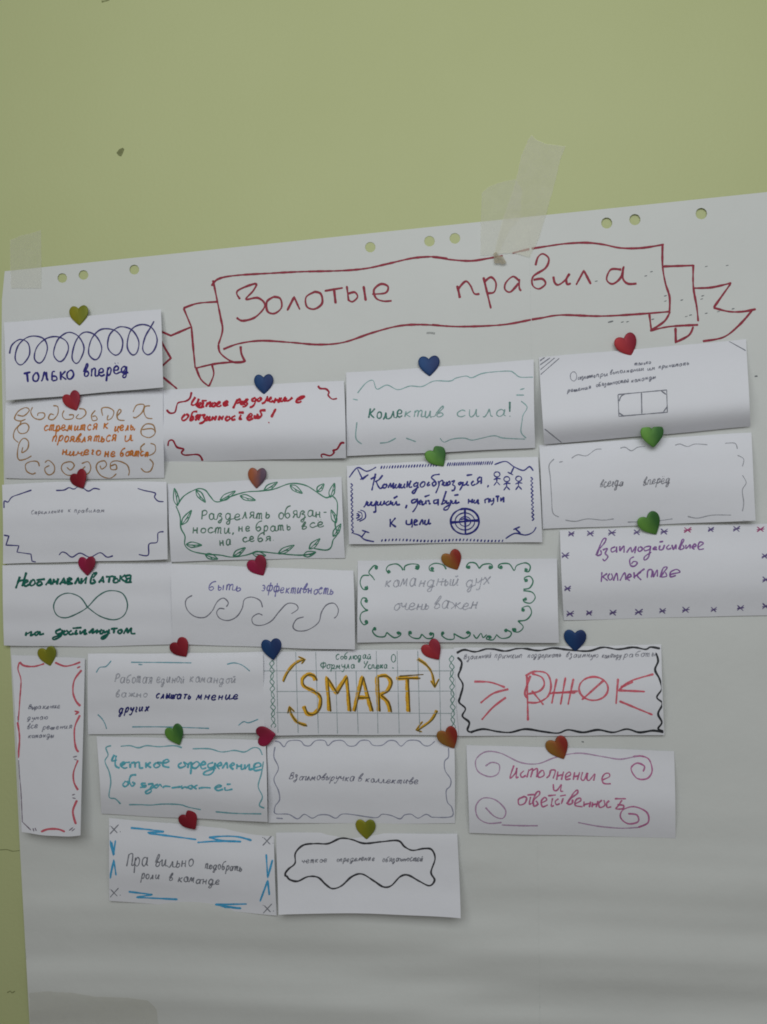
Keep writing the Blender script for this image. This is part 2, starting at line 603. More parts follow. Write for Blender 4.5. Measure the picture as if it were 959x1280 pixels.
def sheet_mesh(surf, outline, holes, step=7, hr=6.6):
    V, E = [], []

    def loop(P):
        b = len(V)
        V.extend(Vector(p) for p in P)
        n = len(P)
        E.extend((b + i, b + (i + 1) % n) for i in range(n))
    O = straight(outline + outline[:1], step)[:-1]
    loop(O)
    for (x, y) in holes:
        k = 1 + (x - 480) * 0.00022
        loop([(x + hr * k * math.cos(2 * PI * i / 24), y + hr * k * math.sin(2 * PI * i / 24)) for i in range(24)])

    def inside(x, y):
        c = False
        j = len(outline) - 1
        for i in range(len(outline)):
            xi, yi = outline[i]
            xj, yj = outline[j]
            if (yi > y) != (yj > y) and x < (xj - xi) * (y - yi) / (yj - yi) + xi:
                c = not c
            j = i
        return c
    xs = [p[0] for p in outline]
    ys = [p[1] for p in outline]
    y = min(ys) + step / 2
    while y < max(ys):
        x = min(xs) + step / 2
        while x < max(xs):
            if inside(x, y) and inside(x - 4, y) and inside(x + 4, y) and inside(x, y - 4) and inside(x, y + 4) \
                    and all(math.hypot(x - a, y - b) > hr + 4 for a, b in holes):
                V.append(Vector((x, y)))
            x += step
        y += step
    ov, oe, of, *_ = delaunay_2d_cdt(V, E, [], 0, 1e-4)
    F = []
    for f in of:
        cx = sum(ov[i][0] for i in f) / 3
        cy = sum(ov[i][1] for i in f) / 3
        if inside(cx, cy) and all(math.hypot(cx - a, cy - b) > hr * 0.97 * (1 + (a - 480) * 0.00022) for a, b in holes):
            f = list(f)
            p, q, r = (ov[i] for i in f)
            if (q[0] - p[0]) * (r[1] - p[1]) - (q[1] - p[1]) * (r[0] - p[0]) > 0:
                f.reverse()
            F.append(tuple(f))
    return [surf.put(v[0], v[1], 0) for v in ov], F


def solid(o, t=0.00022):
    md = o.modifiers.new('paper thickness', 'SOLIDIFY')
    md.thickness = t
    md.offset = -1
    es = o.modifiers.new('crisp paper edge', 'EDGE_SPLIT')
    es.split_angle = math.radians(35)


SA, SB = Sheet(0.0), Sheet(0.0004)
v, f = sheet_mesh(SA, [(6, 339), (200, 318.8), (420, 296), (672, 269.8), (674, 420), (682, 800), (690, 1330),
                       (40, 1330), (36, 1260), (25, 1060), (13, 810), (5, 600), (2, 440), (2.5, 375)], HOLES)
sheetA = link('flipchart_sheet', v, f, SHEET)
solid(sheetA)
tag(sheetA, 'large white flipchart sheet on the left carrying most of the slips', 'paper sheet', 'flipchart sheets taped to the wall')
v, f = sheet_mesh(SB, [(661, 270.9), (830, 253.5), (959, 240), (1250, 209), (1270, 800), (1290, 1330), (676, 1330),
                       (670, 900), (664.5, 430)], HOLES_B)
sheetB = link('flipchart_sheet', v, f, SHEET)
solid(sheetB)
tag(sheetB, 'white flipchart sheet on the right, its edge past the word правила cut by the frame', 'paper sheet', 'flipchart sheets taped to the wall')

RED = ink((128, 38, 54))
# banner ribbon and title, split where the sheets meet
pen = Pen(SA, 3)
draw(pen, '218,152 230,210 242,270 248,310 235,355|213,170 235,148 290,137 400,130 500,125 620,122 700,115 770,100 850,82 920,78 959,85'
     '|250,370 300,352 370,343 460,348 550,355 630,348 720,318 800,297 870,292 959,297'
     '|235,355 240,380 265,402 290,412 320,408|305,360 308,385 320,410|320,408 230,415 162,430'
     '|-125,240 150,300 155,360 162,430|125,240 170,225 232,220|-48,311 85,327 148,300|-48,335 85,398 56,424|-60,458 105,495'
     '|165,430 180,465 205,487|215,420 220,450 205,487', 'O', 2.1)
draw(pen, '0,185 50,193 110,197 160,190 203,182|230,175 258,168 285,162|0,380 80,385 200,380 285,365', 'P', 2.1)
pen.make('banner_outline', RED, sheetA)
pen = Pen(SA, 5)
draw(pen, '303,212 295,186 352,163 345,185 322,212 360,208 382,232 352,268 312,280 292,270'
     '|410,204 388,220 390,250 412,257 434,238 430,210 408,204|-452,248 474,205 492,245|540,188 512,205 514,235 538,243 562,225 558,195 536,188'
     '|-570,186 628,176|-600,182 605,226|-640,170 646,218|643,195 665,190 674,205 658,220 645,214|-693,170 700,217'
     '|720,196 762,192 770,172 748,164 726,182 732,208 755,218 782,217', 'O', 2.2)
draw(pen, '55,1040 65,1080 72,1115|60,1062 105,1015 135,1040 158,1088 190,1090|-213,990 258,1178|216,1020 258,990 288,1025 278,1078 238,1086'
     '|428,1012 390,986 348,1022 342,1062 375,1078 425,1025|428,1000 428,1055 440,1072', 'T', 2.2)
pen.make('lettering', RED, sheetA)
pen = Pen(SB, 7)
draw(pen, '285,162 330,155 380,148 440,145 490,150 540,160 600,160 664,150|660,148 660,210 668,260 680,300 680,342'
     '|285,365 310,361 370,352 480,355 580,350 682,342|-622,348 628,397|682,342 665,370 628,395|624,397 680,385 762,380|-662,213 750,210'
     '|748,208 748,270 758,330 762,370|750,275 800,273 857,260|-855,262 806,331|806,331 850,342 890,342 927,335'
     '|917,338 880,380 835,415 775,427|-697,388 698,431|748,385 735,410 695,431', 'P', 2.2)
pen.make('banner_outline', RED, sheetB)
pen = Pen(SB, 9)
draw(pen, '525,920 540,870 570,850 605,880 585,935 512,985 508,1038 545,1060 585,1030 565,1000 512,1006'
     '|632,985 640,1022 662,1036 700,1010 730,968|730,968 710,1002 716,1032 738,1026|-768,1037 815,950 857,1032', 'T', 2.2)
draw(pen, '542,222 512,222 500,250 517,263 540,245 548,215|549,212 546,245 560,262 586,262', 'P', 2.2)
pen.make('lettering', RED, sheetB)
pen = Pen(SB, 2)
for x, y in ((785, 213), (845, 210), (612, 240), (628, 228), (668, 297), (668, 312), (715, 309), (775, 297), (772, 306), (740, 352), (785, 347),
             (728, 356), (820, 342), (862, 334), (515, 370), (545, 372), (560, 371), (632, 364), (470, 255)):
    draw(pen, '-%d,%d %d,%d' % (x - 4, y + 1, x + 4, y - 1), 'P', 0.9)
draw(pen, '-504,373 519,369', 'P', 1.3)
pen.stroke([(943.5, 470.5), (947, 470)], 1.8)
pen.stroke([(727, 927), (730, 927.5)], 1.6)
pen.make('ink_speck', ink((95, 98, 102), 0.8), sheetB, 5.0)
pen = Pen(SA, 2)
pen.stroke(catmull([(533, 416.5), (538, 416), (544, 417)], 1.0), 2.0)
pen.make('ink_speck', ink((138, 140, 140), 0.5), sheetA)


# ------------------------------------------------------------ tape
def tape(poly, view, h, mat, label, extra=None):
    P = pts(poly, view) if view else [tuple(float(q) for q in t.split(',')) for t in poly.split()]
    P = straight(P + P[:1], 2.5)[:-1]
    rr = random.Random(len(P))
    P = [(x + rr.uniform(-.35, .35), y + rr.uniform(-.35, .35)) for x, y in P]
    V2, E = [Vector(p) for p in P], [(i, (i + 1) % len(P)) for i in range(len(P))]
    n = len(P)

    def inside(x, y):
        c = False
        for i in range(n):
            (xi, yi), (xj, yj) = P[i], P[i - 1]
            if (yi > y) != (yj > y) and x < (xj - xi) * (y - yi) / (yj - yi) + xi:
                c = not c
        return c
    x = min(p[0] for p in P)
    while x < max(p[0] for p in P):
        y = min(p[1] for p in P)
        while y < max(p[1] for p in P):
            if all(inside(x + a, y + b) for a, b in ((0, 0), (1.5, 0), (-1.5, 0), (0, 1.5), (0, -1.5))):
                V2.append(Vector((x, y)))
            y += 3.5
        x += 3.5
    ov, oe, of, *_ = delaunay_2d_cdt(V2, E, [tuple(range(len(P)))], 1, 1e-4)
    F = []
    for f in of:
        p, q, r = (ov[i] for i in f[:3])
        f = list(f)
        if (q[0] - p[0]) * (r[1] - p[1]) - (q[1] - p[1]) * (r[0] - p[0]) > 0:
            f.reverse()
        F.append(tuple(f))
    o = link('tape_strip', [wall_point(a[0], a[1], h(a[0], a[1])) for a in ov], F, mat)
    tag(o, label, 'tape', 'strips of tape holding the sheets')
    return o


def over(edge):
    """lies on the wall above the sheet's edge, steps up on to the paper below it"""
    def h(x, y):
        e = 339 - (x - 6) * 0.1039
        k = min(1, max(0, (y - e + 12) / 13))
        return 0.0004 + edge + k * k * (3 - 2 * k) * 0.0022
    return h


TAPE = tape_mat('masking_tape', (0.86, 0.85, 0.70), 0.42)
TAPE2 = tape_mat('matte_tape', (0.86, 0.86, 0.74), 0.34)
TAPE3 = tape_mat('brown_tape', (0.60, 0.57, 0.42), 0.16, 0.4)
tape('478,175 500,138 530,165 590,192 705,205 672,290 640,430 590,610 545,760 490,870 400,845 275,850 330,640 372,520 405,420 440,260', 'T',
     over(0.0003), TAPE, 'long slanting strip of yellowed masking tape over the sheets\' top edge above the word правила')
tape('203,485 240,452 300,425 405,402 445,470 430,640 370,700 300,855 195,860 198,650', 'T',
     over(0.0), TAPE2, 'short upright strip of tape with a ragged top, partly under the long slanting strip')
tape('50,160 80,150 110,135 150,128 205,110 208,300 206,400 54,400 52,300', 'U', over(0.0), TAPE2,
     'pale strip of tape at the top left corner of the left sheet')
tape('36.5,1241 60,1239 90,1241 120,1246 160,1247 186,1251 196,1262 200,1300 38,1300', None,
     lambda x, y: SA.h(x, y) + 0.0006, TAPE3, 'brownish strip of tape across the bottom left corner of the left sheet')
pen = Pen(SA, 6)
pen.V += [wall_point(560 + x / 4.795, 140 + y / 4.795, 0.0052) for x, y in ((272, 850), (290, 838), (305, 858), (330, 865), (340, 885), (352, 905), (330, 912), (300, 905), (280, 908))]
pen.F.append(tuple(range(9))[::-1])
pen.make('dirt_smudge', ink((140, 132, 112), 0.75), sheetA)

# ------------------------------------------------------------ paper slips
SLIPS = {}


def slip(key, corners, label, **kw):
    s = Slip(corners, seed=len(SLIPS) * 1.7, **kw)
    nu, nv = 40, 26
    V = []
    for j in range(nv + 1):
        for i in range(nu + 1):
            x, y = s.pix(i / nu, j / nv)
            V.append(wall_point(x, y, s.h(i / nu, j / nv)))
    F = []
    for j in range(nv):
        for i in range(nu):
            a = j * (nu + 1) + i
            F.append((a, a + nu + 1, a + nu + 2, a + 1))
    o = link('paper_slip', V, F, PAPER)
    solid(o, 0.00016)
    tag(o, label, 'paper slip', 'handwritten paper slips on the sheets')
    SLIPS[key] = s
    return o, s


WHOLE = ('stick_figure', 'target_drawing', 'sound_arcs', 'book_drawing', 'grid_lines', 'vine_border', 'arrow', 'lettering')


def part(o, s, name, rgb, cover=1.0, seed=1):
    p = Pen(s, seed)
    return p, (lambda: p.make(name, ink(rgb, cover), o, None if name in WHOLE else 5.0))


# 1 spiral and ТОЛЬКО вперёд
o, s = slip(1, [(5, 403), (201, 387), (204.5, 484.5), (8, 500.5)], 'white slip with a dark blue looping spiral above the words ТОЛЬКО вперёд',
            base=.0045, bulge=.003, lift=.002, right=.006, left=.003, ripple=.0006)
p, mk = part(o, s, 'spiral', (52, 48, 104))
draw(p, '48,288 60,245 100,217 140,235 148,290 120,335 95,342 76,310 90,250 130,210 175,200 220,215 237,260 220,315 195,335 172,310 185,255 230,213 285,203 330,225 342,265 320,315 293,326 268,290 285,225 320,190 355,182 395,205 420,260 400,320 378,336 360,305 375,235 405,190 440,180 480,200 508,255 495,305 470,317 443,285 455,220 490,175 530,163 580,175 612,220 605,275 575,295 540,260 545,200 575,165 610,153 660,170 693,225 685,280 660,293 636,255 645,190 670,155 715,142 760,160 785,215 770,270 738,293 713,265 725,205 750,160 770,125', 'A', 1.5)
mk()
p, mk = part(o, s, 'lettering', (38, 34, 110))
draw(p, '-118,388 153,380|-135,385 140,430|182,380 166,400 168,422 186,424 194,402 184,380|205,425 212,418 222,378|-222,376 240,424|-232,378 234,420'
     '|275,378 262,380 260,422|262,400 280,402 284,418 262,424|-303,376 304,420|-328,374 306,398 332,418|352,370 336,385 338,410 354,414 368,395 362,374 350,370', 'A', 1.9)
write(p, 'вперёд', 'A', 418, 402, 640, 386, 36, 1.9, 0.1)
mk()

# 2 orange
o, s = slip(2, [(7, 503), (204, 486), (205, 597), (6, 597)], 'curled white slip with orange handwriting framed by brown curls',
            base=.0022, bulge=.007, peak=.5, bow=(0, 0, 2, 0), ripple=.0005)
p, mk = part(o, s, 'border', (146, 108, 60), .95)
for st in ('95,125 130,130 160,100 140,85 100,105 80,145 110,158 140,148', '178,82 168,110 185,140 220,150 243,135 240,115 210,115 205,130',
           '290,75 315,80 315,120 290,150 265,145 275,120 295,125', '350,100 340,125 355,148 395,145 400,125 375,125',
           '430,90 460,95 468,120 440,145 415,140 430,120', '520,100 500,125 505,155 530,150 520,130 505,135',
           '560,130 555,90 590,85 620,105 610,140 585,152 590,125', '635,135 660,105 650,95 638,120 645,150 680,155',
           '725,110 745,72 785,70 775,110 740,140 725,135', '818,75 790,80 785,110 800,140 832,145',
           '115,160 110,175 95,200 110,225 145,220 158,190 140,170 110,178 80,210 75,250 100,275',
           '125,300 120,330 150,310 155,270 130,252 105,280 95,340 105,370 140,365 172,348',
           '215,405 205,380 170,378 140,395 145,430 175,447 195,440', '245,385 265,372 295,400 295,435 270,452 250,440 245,415 270,400',
           '400,455 360,450 335,420 345,390 385,380 405,400 385,425 365,410', '445,390 480,380 495,410 485,440 460,450 445,430 465,405',
           '635,445 600,470 550,455 525,415 535,385 570,375 580,400 555,420 545,400', '600,405 630,395 635,420 605,420 605,385 640,375 690,395 705,430 700,455',
           '775,205 830,200 845,225 815,248 775,235 770,205 795,175 835,180 848,220', '820,280 845,290 845,325 815,345 795,335',
           '770,325 768,300 790,280', '815,365 835,390 820,430 790,435 768,415'):
    draw(p, st, 'A2', 1.3)
mk()
p, mk = part(o, s, 'lettering', (176, 104, 40))
for a in (('сmремиmся', 238, 213, 528, 203, 30), ('к', 562, 203, 590, 202, 30), ('цель,', 622, 213, 735, 205, 30), ('проявляmься', 282, 270, 632, 270, 32),
          ('и', 678, 274, 722, 268, 32), ('ничего', 338, 345, 545, 343, 27), ('не', 568, 352, 625, 350, 30), ('бояmся', 652, 350, 808, 350, 28)):
    write(p, a[0], 'A2', *a[1:], 1.5, .2)
mk()

# 3 navy zigzags
o, s = slip(3, [(3, 606), (208, 602), (210, 699), (4, 705)], 'slip with navy zigzag lines round its rim and one faint tiny pencil line',
            base=.0045, bulge=.003, peak=.45, bow=(2, 0, 0, 0), ripple=.0009, right=.003)
p, mk = part(o, s, 'border', (56, 52, 108))
draw(p, '20,220 22,185 40,190 60,165 100,150 158,130|280,132 320,130 345,118 370,125 400,110 440,135 470,122 500,127|688,122 720,132 775,145 772,165 790,185 818,188'
     '|-18,355 45,360 30,405 95,408 85,440 155,450 160,485 180,490|295,455 310,440 330,445 360,465 400,445 450,465 500,443 535,465 565,458|693,452 740,455 745,400 785,390 790,345 818,338', 'E', 1.3)
mk()
p, mk = part(o, s, 'lettering', (110, 110, 122), .5)
write(p, 'Сmремление', 'E', 155, 252, 315, 242, 13, .9, .2)
write(p, 'к правилам', 'E', 340, 242, 520, 240, 13, .9, .2)
mk()

# 4 infinity
o, s = slip(4, [(3, 707), (215, 703), (215, 805.5), (5, 807)], 'slip with a thin green infinity sign between two lines of bold dark green writing',
            base=.0025, bulge=.003, peak=.5, ripple=.0014, bow=(0, 0, 1.5, 0), left=.002)
p, mk = part(o, s, 'infinity_sign', (58, 98, 92))
p.stroke(catmull(pts('437,715 400,665 340,645 290,665 268,710 285,755 330,768 390,745 437,715 490,660 545,633 610,645 637,700 620,755 570,778 500,760 437,715', 'E'), 1.6), 1.35)
mk()
p, mk = part(o, s, 'lettering', (8, 84, 72))
word(p, 'W7', '-85,60 55,145|-130,30 100,130|-65,95 125,80|115,110 140,95 130,85 112,110 125,128 150,115|170,85 155,110 165,125 190,110 185,85 170,85|-200,85 262,78|225,92 205,110 215,124 240,112 228,92|-265,122 300,75 305,120|-280,105 305,103|-325,75 315,118|-315,98 350,95|-355,72 345,118|-365,118 395,70 405,115|-375,103 405,100'
     '|-425,70 415,115|425,70 450,78 425,95 455,110 415,115|-470,115 495,70 505,112|-520,70 515,110 555,65 545,112|600,40 585,80 585,108 615,100 600,78|600,40 625,35 600,70|-640,105 670,60 675,105|-650,92 675,88|-690,62 745,58|-718,62 710,105|755,55 745,100 775,98 770,75 750,78|-795,50 785,98|830,48 800,72 825,95'
     '|865,50 835,55 835,72 862,72|-868,48 860,98|845,75 830,98 875,100', width=2.2)
word(p, 'W7', '130,450 125,480|135,465 165,450 160,475 185,465|215,445 190,460 200,475 225,450 225,470 255,462', width=2.0)
word(p, 'W7', '375,430 340,445 345,465 375,455 385,435 370,480 325,505 320,490 380,470|405,440 390,460 405,470 425,455 410,438|450,440 430,455 440,470 465,460|-455,425 520,420|485,435 475,465 495,460|510,440 510,465 545,435 540,465 560,460|570,460 600,430 595,460 625,440|-630,430 625,465|-625,450 655,445|660,430 650,462 670,460'
     '|675,435 675,455 705,445|715,430 700,475 670,500 660,490 720,455|-725,430 775,425|750,435 745,462|790,432 775,450 790,462 805,445 790,432|815,465 840,425 845,455 870,425 870,460 900,462', width=2.2)
mk()

# 5 crimson
o, s = slip(5, [(204, 487), (430, 476), (433, 573), (204, 577)], 'slip with two lines of bold crimson writing and crimson braces in its corners',
            base=.0025, bulge=.0075, peak=.6, ripple=.0004, right=.002)
p, mk = part(o, s, 'corner_brace', (138, 16, 42))
draw(p, '158,60 150,90 130,105 95,112 85,125 75,160 50,165 33,148|790,28 800,42 830,45 845,62 840,75 860,95 885,92'
     '|40,330 45,305 65,302 85,335 118,345 108,362 125,375 185,372 205,385 213,405|922,315 905,315 885,345 865,352 870,362 850,378 815,370 805,378 812,388', 'B2', 1.9)
mk()
p, mk = part(o, s, 'lettering', (158, 22, 40))
word(p, 'W1', '315,90 285,135 275,165 300,170 330,150 350,105|350,105 320,185|325,185 355,175 375,150 355,150 340,185 365,195 390,180|-375,130 430,125|395,140 385,185 405,185|-435,140 420,190'
     '|425,170 465,140 455,185 475,180|495,145 475,175 500,185 520,155 495,145|530,165 560,145 545,140 525,175 550,185 575,170|590,165 635,145 625,130 595,150 600,180 645,165', width=2.2)
word(p, 'W1', '-735,110 690,205|725,130 760,110 755,140 725,155|790,130 765,150 780,165 805,130 800,165 815,160', 'W2', '60,190 95,185 70,215 90,235 60,270 30,270|190,165 150,180 150,205 185,200 195,170 175,240 140,275 115,275'
     '|225,165 210,200 235,205 255,175 230,160|260,235 300,215 330,150 325,200 345,195|345,190 375,175 370,155 345,195 375,215 400,195|-430,165 405,230|415,200 460,185|480,160 455,215 480,205|500,160 485,200 510,205 545,160 530,200 550,200'
     '|560,165 550,200 590,195 630,160|670,195 720,185 775,150 740,150 690,180 675,215 710,220 740,205', width=2.2)
word(p, 'W1', '215,260 180,300 190,325 225,310 245,275 220,260|335,235 290,240 270,290 265,325 290,310 290,285 270,285|350,265 320,285 335,300 365,265 345,325|335,300 310,325|375,275 410,265 395,295 415,315 385,345 350,355'
     '|440,280 415,310 430,325 460,285 450,325 470,315|-490,280 475,325|-480,305 510,295|-525,275 505,325|-560,275 545,325|-550,300 580,295|-595,275 575,320|640,280 615,305 630,325 660,305 645,280|715,275 680,295 685,320 715,310'
     '|-745,245 800,245|770,265 755,310 780,305|830,300 880,275 865,255 830,295 850,320 890,300|910,270 905,300 930,300 955,275', 'W2', '215,355 200,405 230,410 260,370 245,320 310,315', width=2.3)
word(p, 'W2', '-430,295 375,400|-342,466 352,458', width=2.3)
mk()

# 6 leaves
o, s = slip(6, [(209, 605), (427, 596), (431, 697), (214, 702)], 'slip framed by a green leafy vine with three lines of green writing',
            base=.003, bulge=.004, ripple=.0003)
p, mk = part(o, s, 'vine_border', (52, 112, 88))
draw(p, '85,150 120,100 185,65 225,70 250,100 275,127 310,125 360,100 430,80 500,75 570,65 640,40 690,38 740,52 790,85 830,108 860,100 885,130 885,190 875,240 885,290 865,320 855,355 830,370 770,362'
     '|80,150 100,200 105,260 125,300 125,345 160,375 230,390 300,395 360,405 430,395 490,378 570,385 640,392 710,395 775,385', 'F2', 1.3)
for a, b, c, d in ((88, 150, 72, 60), (180, 70, 228, 132), (300, 122, 378, 75), (400, 98, 478, 122), (520, 72, 588, 30), (650, 45, 712, 87), (785, 78, 820, 38),
                   (850, 108, 872, 35), (108, 245, 158, 170), (130, 342, 210, 345), (365, 400, 428, 358), (225, 392, 290, 415), (460, 385, 530, 397),
                   (590, 388, 672, 345), (745, 365, 800, 312), (715, 397, 780, 380), (880, 235, 855, 168), (865, 302, 905, 238)):
    L = math.hypot(c - a, d - b)
    nx, ny = -(d - b) / L, (c - a) / L
    for sg in (1, -1):
        m = [(a, b), (a + (c - a) * .3 + nx * sg * 13, b + (d - b) * .3 + ny * sg * 13), (a + (c - a) * .65 + nx * sg * 10, b + (d - b) * .65 + ny * sg * 10), (c, d)]
        draw(p, ' '.join('%.1f,%.1f' % q for q in m), 'F2', 1.15)
    draw(p, '%.1f,%.1f %.1f,%.1f %.1f,%.1f' % (a, b, a + (c - a) * .4 + nx * 2, b + (d - b) * .4 + ny * 2, a + (c - a) * .85, b + (d - b) * .85), 'F2', .9)
    draw(p, '-%.1f,%.1f %.1f,%.1f' % (a + (c - a) * .35, b + (d - b) * .35, a + (c - a) * .6 + nx * 8, b + (d - b) * .6 + ny * 8), 'F2', .9)
mk()
p, mk = part(o, s, 'lettering', (74, 108, 92))
for a in (('Разделяmь', 205, 220, 545, 212, 31), ('обязан-', 590, 213, 832, 203, 32), ('носmи,', 162, 285, 368, 285, 27), ('не', 392, 278, 450, 276, 27),
          ('браmь', 478, 278, 652, 270, 28), ('всё', 708, 268, 820, 250, 25), ('на', 298, 347, 358, 342, 28), ('себя.', 413, 333, 568, 322, 26)):
    write(p, a[0], 'F2', *a[1:], 1.25, .04)
mk()

# 7 waves
o, s = slip(7, [(214, 705), (442, 713), (444, 812), (215, 805.5)], 'slip with four grey wave curls under faint violet writing',
            base=.0028, bulge=.0045, peak=.5, ripple=.0005, right=.003)
p, mk = part(o, s, 'wave_drawing', (98, 98, 110), .9)
draw(p, '155,630 130,645 122,670 135,705 170,732 215,735 250,705 275,660 305,643 328,665 318,685|310,695 285,693 272,715 290,742 330,750 370,730 395,690 405,650 440,638 480,655 492,688'
     '|492,725 470,718 442,738 450,768 490,773 535,752 570,710 610,670 650,672 662,695 630,718|690,733 655,745 638,780 660,800 710,795 760,760 775,710 800,675 835,668 855,695 850,725 835,740', 'F', 1.15)
mk()
p, mk = part(o, s, 'lettering', (96, 92, 148), .75)
write(p, 'быmь', 'F', 230, 608, 385, 608, 28, 1.2, .1)
write(p, 'эффекmивносmь', 'F', 485, 612, 826, 626, 28, 1.2, .15)
mk()

# 8 Коллектив сила
o, s = slip(8, [(432.5, 466), (667, 450), (669, 560), (434, 570)], 'slip reading Коллектив сила in green with a faint wavy pencil frame',
            base=.0035, bulge=.006, peak=.6, ripple=.0003)
p, mk = part(o, s, 'border', (116, 152, 150), .8)
draw(p, '68,205 110,155 145,142 165,185 215,165 270,188 330,170 390,172 450,145 530,145 560,130 610,120 640,128 700,105 820,95 850,105 880,125 945,125|-880,188 902,182|-860,215 900,215'
     '|885,245 915,275 895,315 890,345 885,400 910,430|480,430 500,450 540,435 600,430 640,440 690,430 750,418 800,430 905,435|-310,430 360,448|180,455 220,450 260,430|-45,235 70,240|65,350 60,430 90,460', 'C', 1.1)
mk()
p, mk = part(o, s, 'lettering', (42, 104, 92), .95)
write(p, 'Колле', 'C', 120, 333, 290, 328, 33, 1.5, .12)
write(p, '!', 'C', 826, 318, 834, 318, 42, 1.7, .0)
mk()
p, mk = part(o, s, 'lettering', (112, 146, 142), .8)
write(p, 'кmив', 'C', 300, 328, 490, 322, 33, 1.3, .15)
write(p, 'сила', 'C', 560, 325, 815, 318, 36, 1.2, .1)
mk()

# 9 blue team
o, s = slip(9, [(434, 582), (673, 571), (678, 678), (436, 680)], 'slip crowded with dark blue ink writing, three stick figures and a round target',
            base=.003, bulge=.0045, peak=.5, bow=(1, 0, 0, 0), ripple=.0003, right=.002)
NAVY = (34, 36, 112)
p, mk = part(o, s, 'border', NAVY)
for i in range(21):
    x = 180 + i * 13.2
    y = 74 - i * .55
    draw(p, '-%.1f,%.1f %.1f,%.1f' % (x - 3, y + 7, x + 3, y - 8), 'G2', 1.3)
for i in range(21):
    x = 498 + i * 10.6
    y = 59 - i * .35
    draw(p, '-%.1f,%.1f %.1f,%.1f' % (x - 3, y + 9, x + 4, y - 9), 'G2', 1.2)
for i in range(35):
    x = 182 + i * 17
    y = 424 - 3 * math.sin(i * .35)
    draw(p, '-%.1f,%.1f %.1f,%.1f' % (x - 2, y + 6, x + 3, y - 6), 'G2', 1.4)
draw(p, ' '.join('%.1f,%.1f' % (35 + (6 if i % 2 else -3) + i * .2, 150 + i * 10) for i in range(25)), 'G2', 1.2)
draw(p, ' '.join('%.1f,%.1f' % (898 + (7 if i % 2 else -3) + i * .3, 120 + i * 9.5) for i in range(23)), 'G2', 1.2)
draw(p, '25,122 65,75 110,92 155,72|-65,80 90,132 108,115|-78,132 118,108|45,390 75,400 100,420 145,430|-86,375 122,387|-105,381 85,407|722,60 775,45 815,70 860,88 890,70 908,90|-815,72 800,105|-785,96 812,110'
     '|775,415 820,390 870,398 905,385 922,360|-812,372 845,358|-820,366 847,390', 'G2', 1.35)
mk()
for cx, cy in ((734, 107), (781, 130), (838, 128)):
    p, mk = part(o, s, 'stick_figure', NAVY, seed=cx)
    ring(p, cx, cy, 14, 12, 'G2', 1.3)
    draw(p, '-%d,%d %d,%d' % (cx, cy + 12, cx - 1, cy + 36) + '|-%d,%d %d,%d %d,%d' % (cx - 16, cy + 26, cx, cy + 18, cx + 18, cy + 22)
         + '|-%d,%d %d,%d %d,%d' % (cx - 15, cy + 54, cx - 1, cy + 35, cx + 15, cy + 52), 'G2', 1.3)
    mk()
p, mk = part(o, s, 'target_drawing', NAVY)
ring(p, 580, 333, 68, 61, 'G2', 2.0, 1.4)
ring(p, 580, 333, 47, 41, 'G2', 1.2)
ring(p, 581, 333, 27, 23, 'G2', 1.1)
draw(p, '-580,272 583,395|-512,340 648,325|-513,336 646,330|560,325 580,320 600,330', 'G2', 1.9)
mk()
p, mk = part(o, s, 'sound_arcs', NAVY)
draw(p, '58,318 72,312 70,298 60,296|62,328 86,316 84,292 66,286|74,333 102,316 100,288 78,278|-60,305 80,305', 'G2', 1.2)
mk()
p, mk = part(o, s, 'lettering', NAVY)
word(p, 'W3', '-140,65 95,270|80,135 115,115 145,105|225,85 180,140 130,165|150,165 165,205 195,245 230,225|255,190 225,215 240,240 270,225 265,190 285,215|290,240 320,180 325,230 355,180 350,240 375,225|390,190 375,225 395,240 430,185 420,235 445,225'
     '|450,190 440,230 465,235 490,190 480,230 500,235|-525,155 515,235|520,200 550,195|565,150 545,200 545,230 580,225|640,170 600,195 605,220 640,205 650,170 640,230 605,300 580,295 595,270 660,225|705,165 675,200 690,230 725,210 730,170 700,165'
     '|785,165 760,200 770,215 795,195|910,75 840,85 810,115 845,150 865,190 835,215 820,185 850,160', 'W4', '115,140 120,190 85,275|115,165 150,135 165,150 155,190|185,150 165,180 190,190 205,155 205,190 240,175 235,145 215,165 225,190'
     '|255,150 290,140 270,180 295,200 285,240 255,245|365,150 335,165 345,185 370,160 375,190 345,245|385,150 380,185 410,180 430,145 425,185 450,185|-420,80 485,72|500,140 475,165 485,190 520,175|575,95 545,115 545,145 575,140|-585,95 580,175|560,145 525,180|-660,185 650,212', width=1.75)
word(p, 'W3', '40,395 15,450 -5,470|50,405 40,440 65,445 90,400|95,400 85,440 120,445 150,395 140,440 140,520 110,527|165,400 160,440 185,440 205,400 200,440 225,440 245,395 240,440|300,395 265,420 275,445 315,425 320,390 320,440'
     '|345,405 340,440 365,440 390,400 395,440 435,435|-355,365 405,335|515,440 500,485', width=1.75)
word(p, 'W3', '620,370 575,390 580,420 620,405 640,370 640,440 600,510 580,527|660,420 690,400 680,385 655,415 680,440|700,395 700,440 730,425 745,390 745,435|-725,345 790,322|760,400 780,390 785,430 800,420|880,380 840,390 845,425 885,410 890,370 890,450',
     'W4', '200,250 160,370 145,395 185,380 190,355 165,360|205,350 205,385 235,375|250,345 245,390 215,450 175,455 185,430 250,395|265,355 265,385 290,380 305,350 305,385 345,370|-285,298 335,290', width=1.75)
word(p, 'W4', '-445,335 440,390|-445,365 480,360|-485,335 480,385|510,345 500,375 520,380 545,345 545,385 562,382', width=1.75)
word(p, 'W4', '-620,340 625,385|620,345 660,335 665,380|680,330 680,360 710,355|715,325 715,375 690,405|-735,310 780,308|-760,310 760,370|795,320 795,360 825,320 825,375', width=1.75)
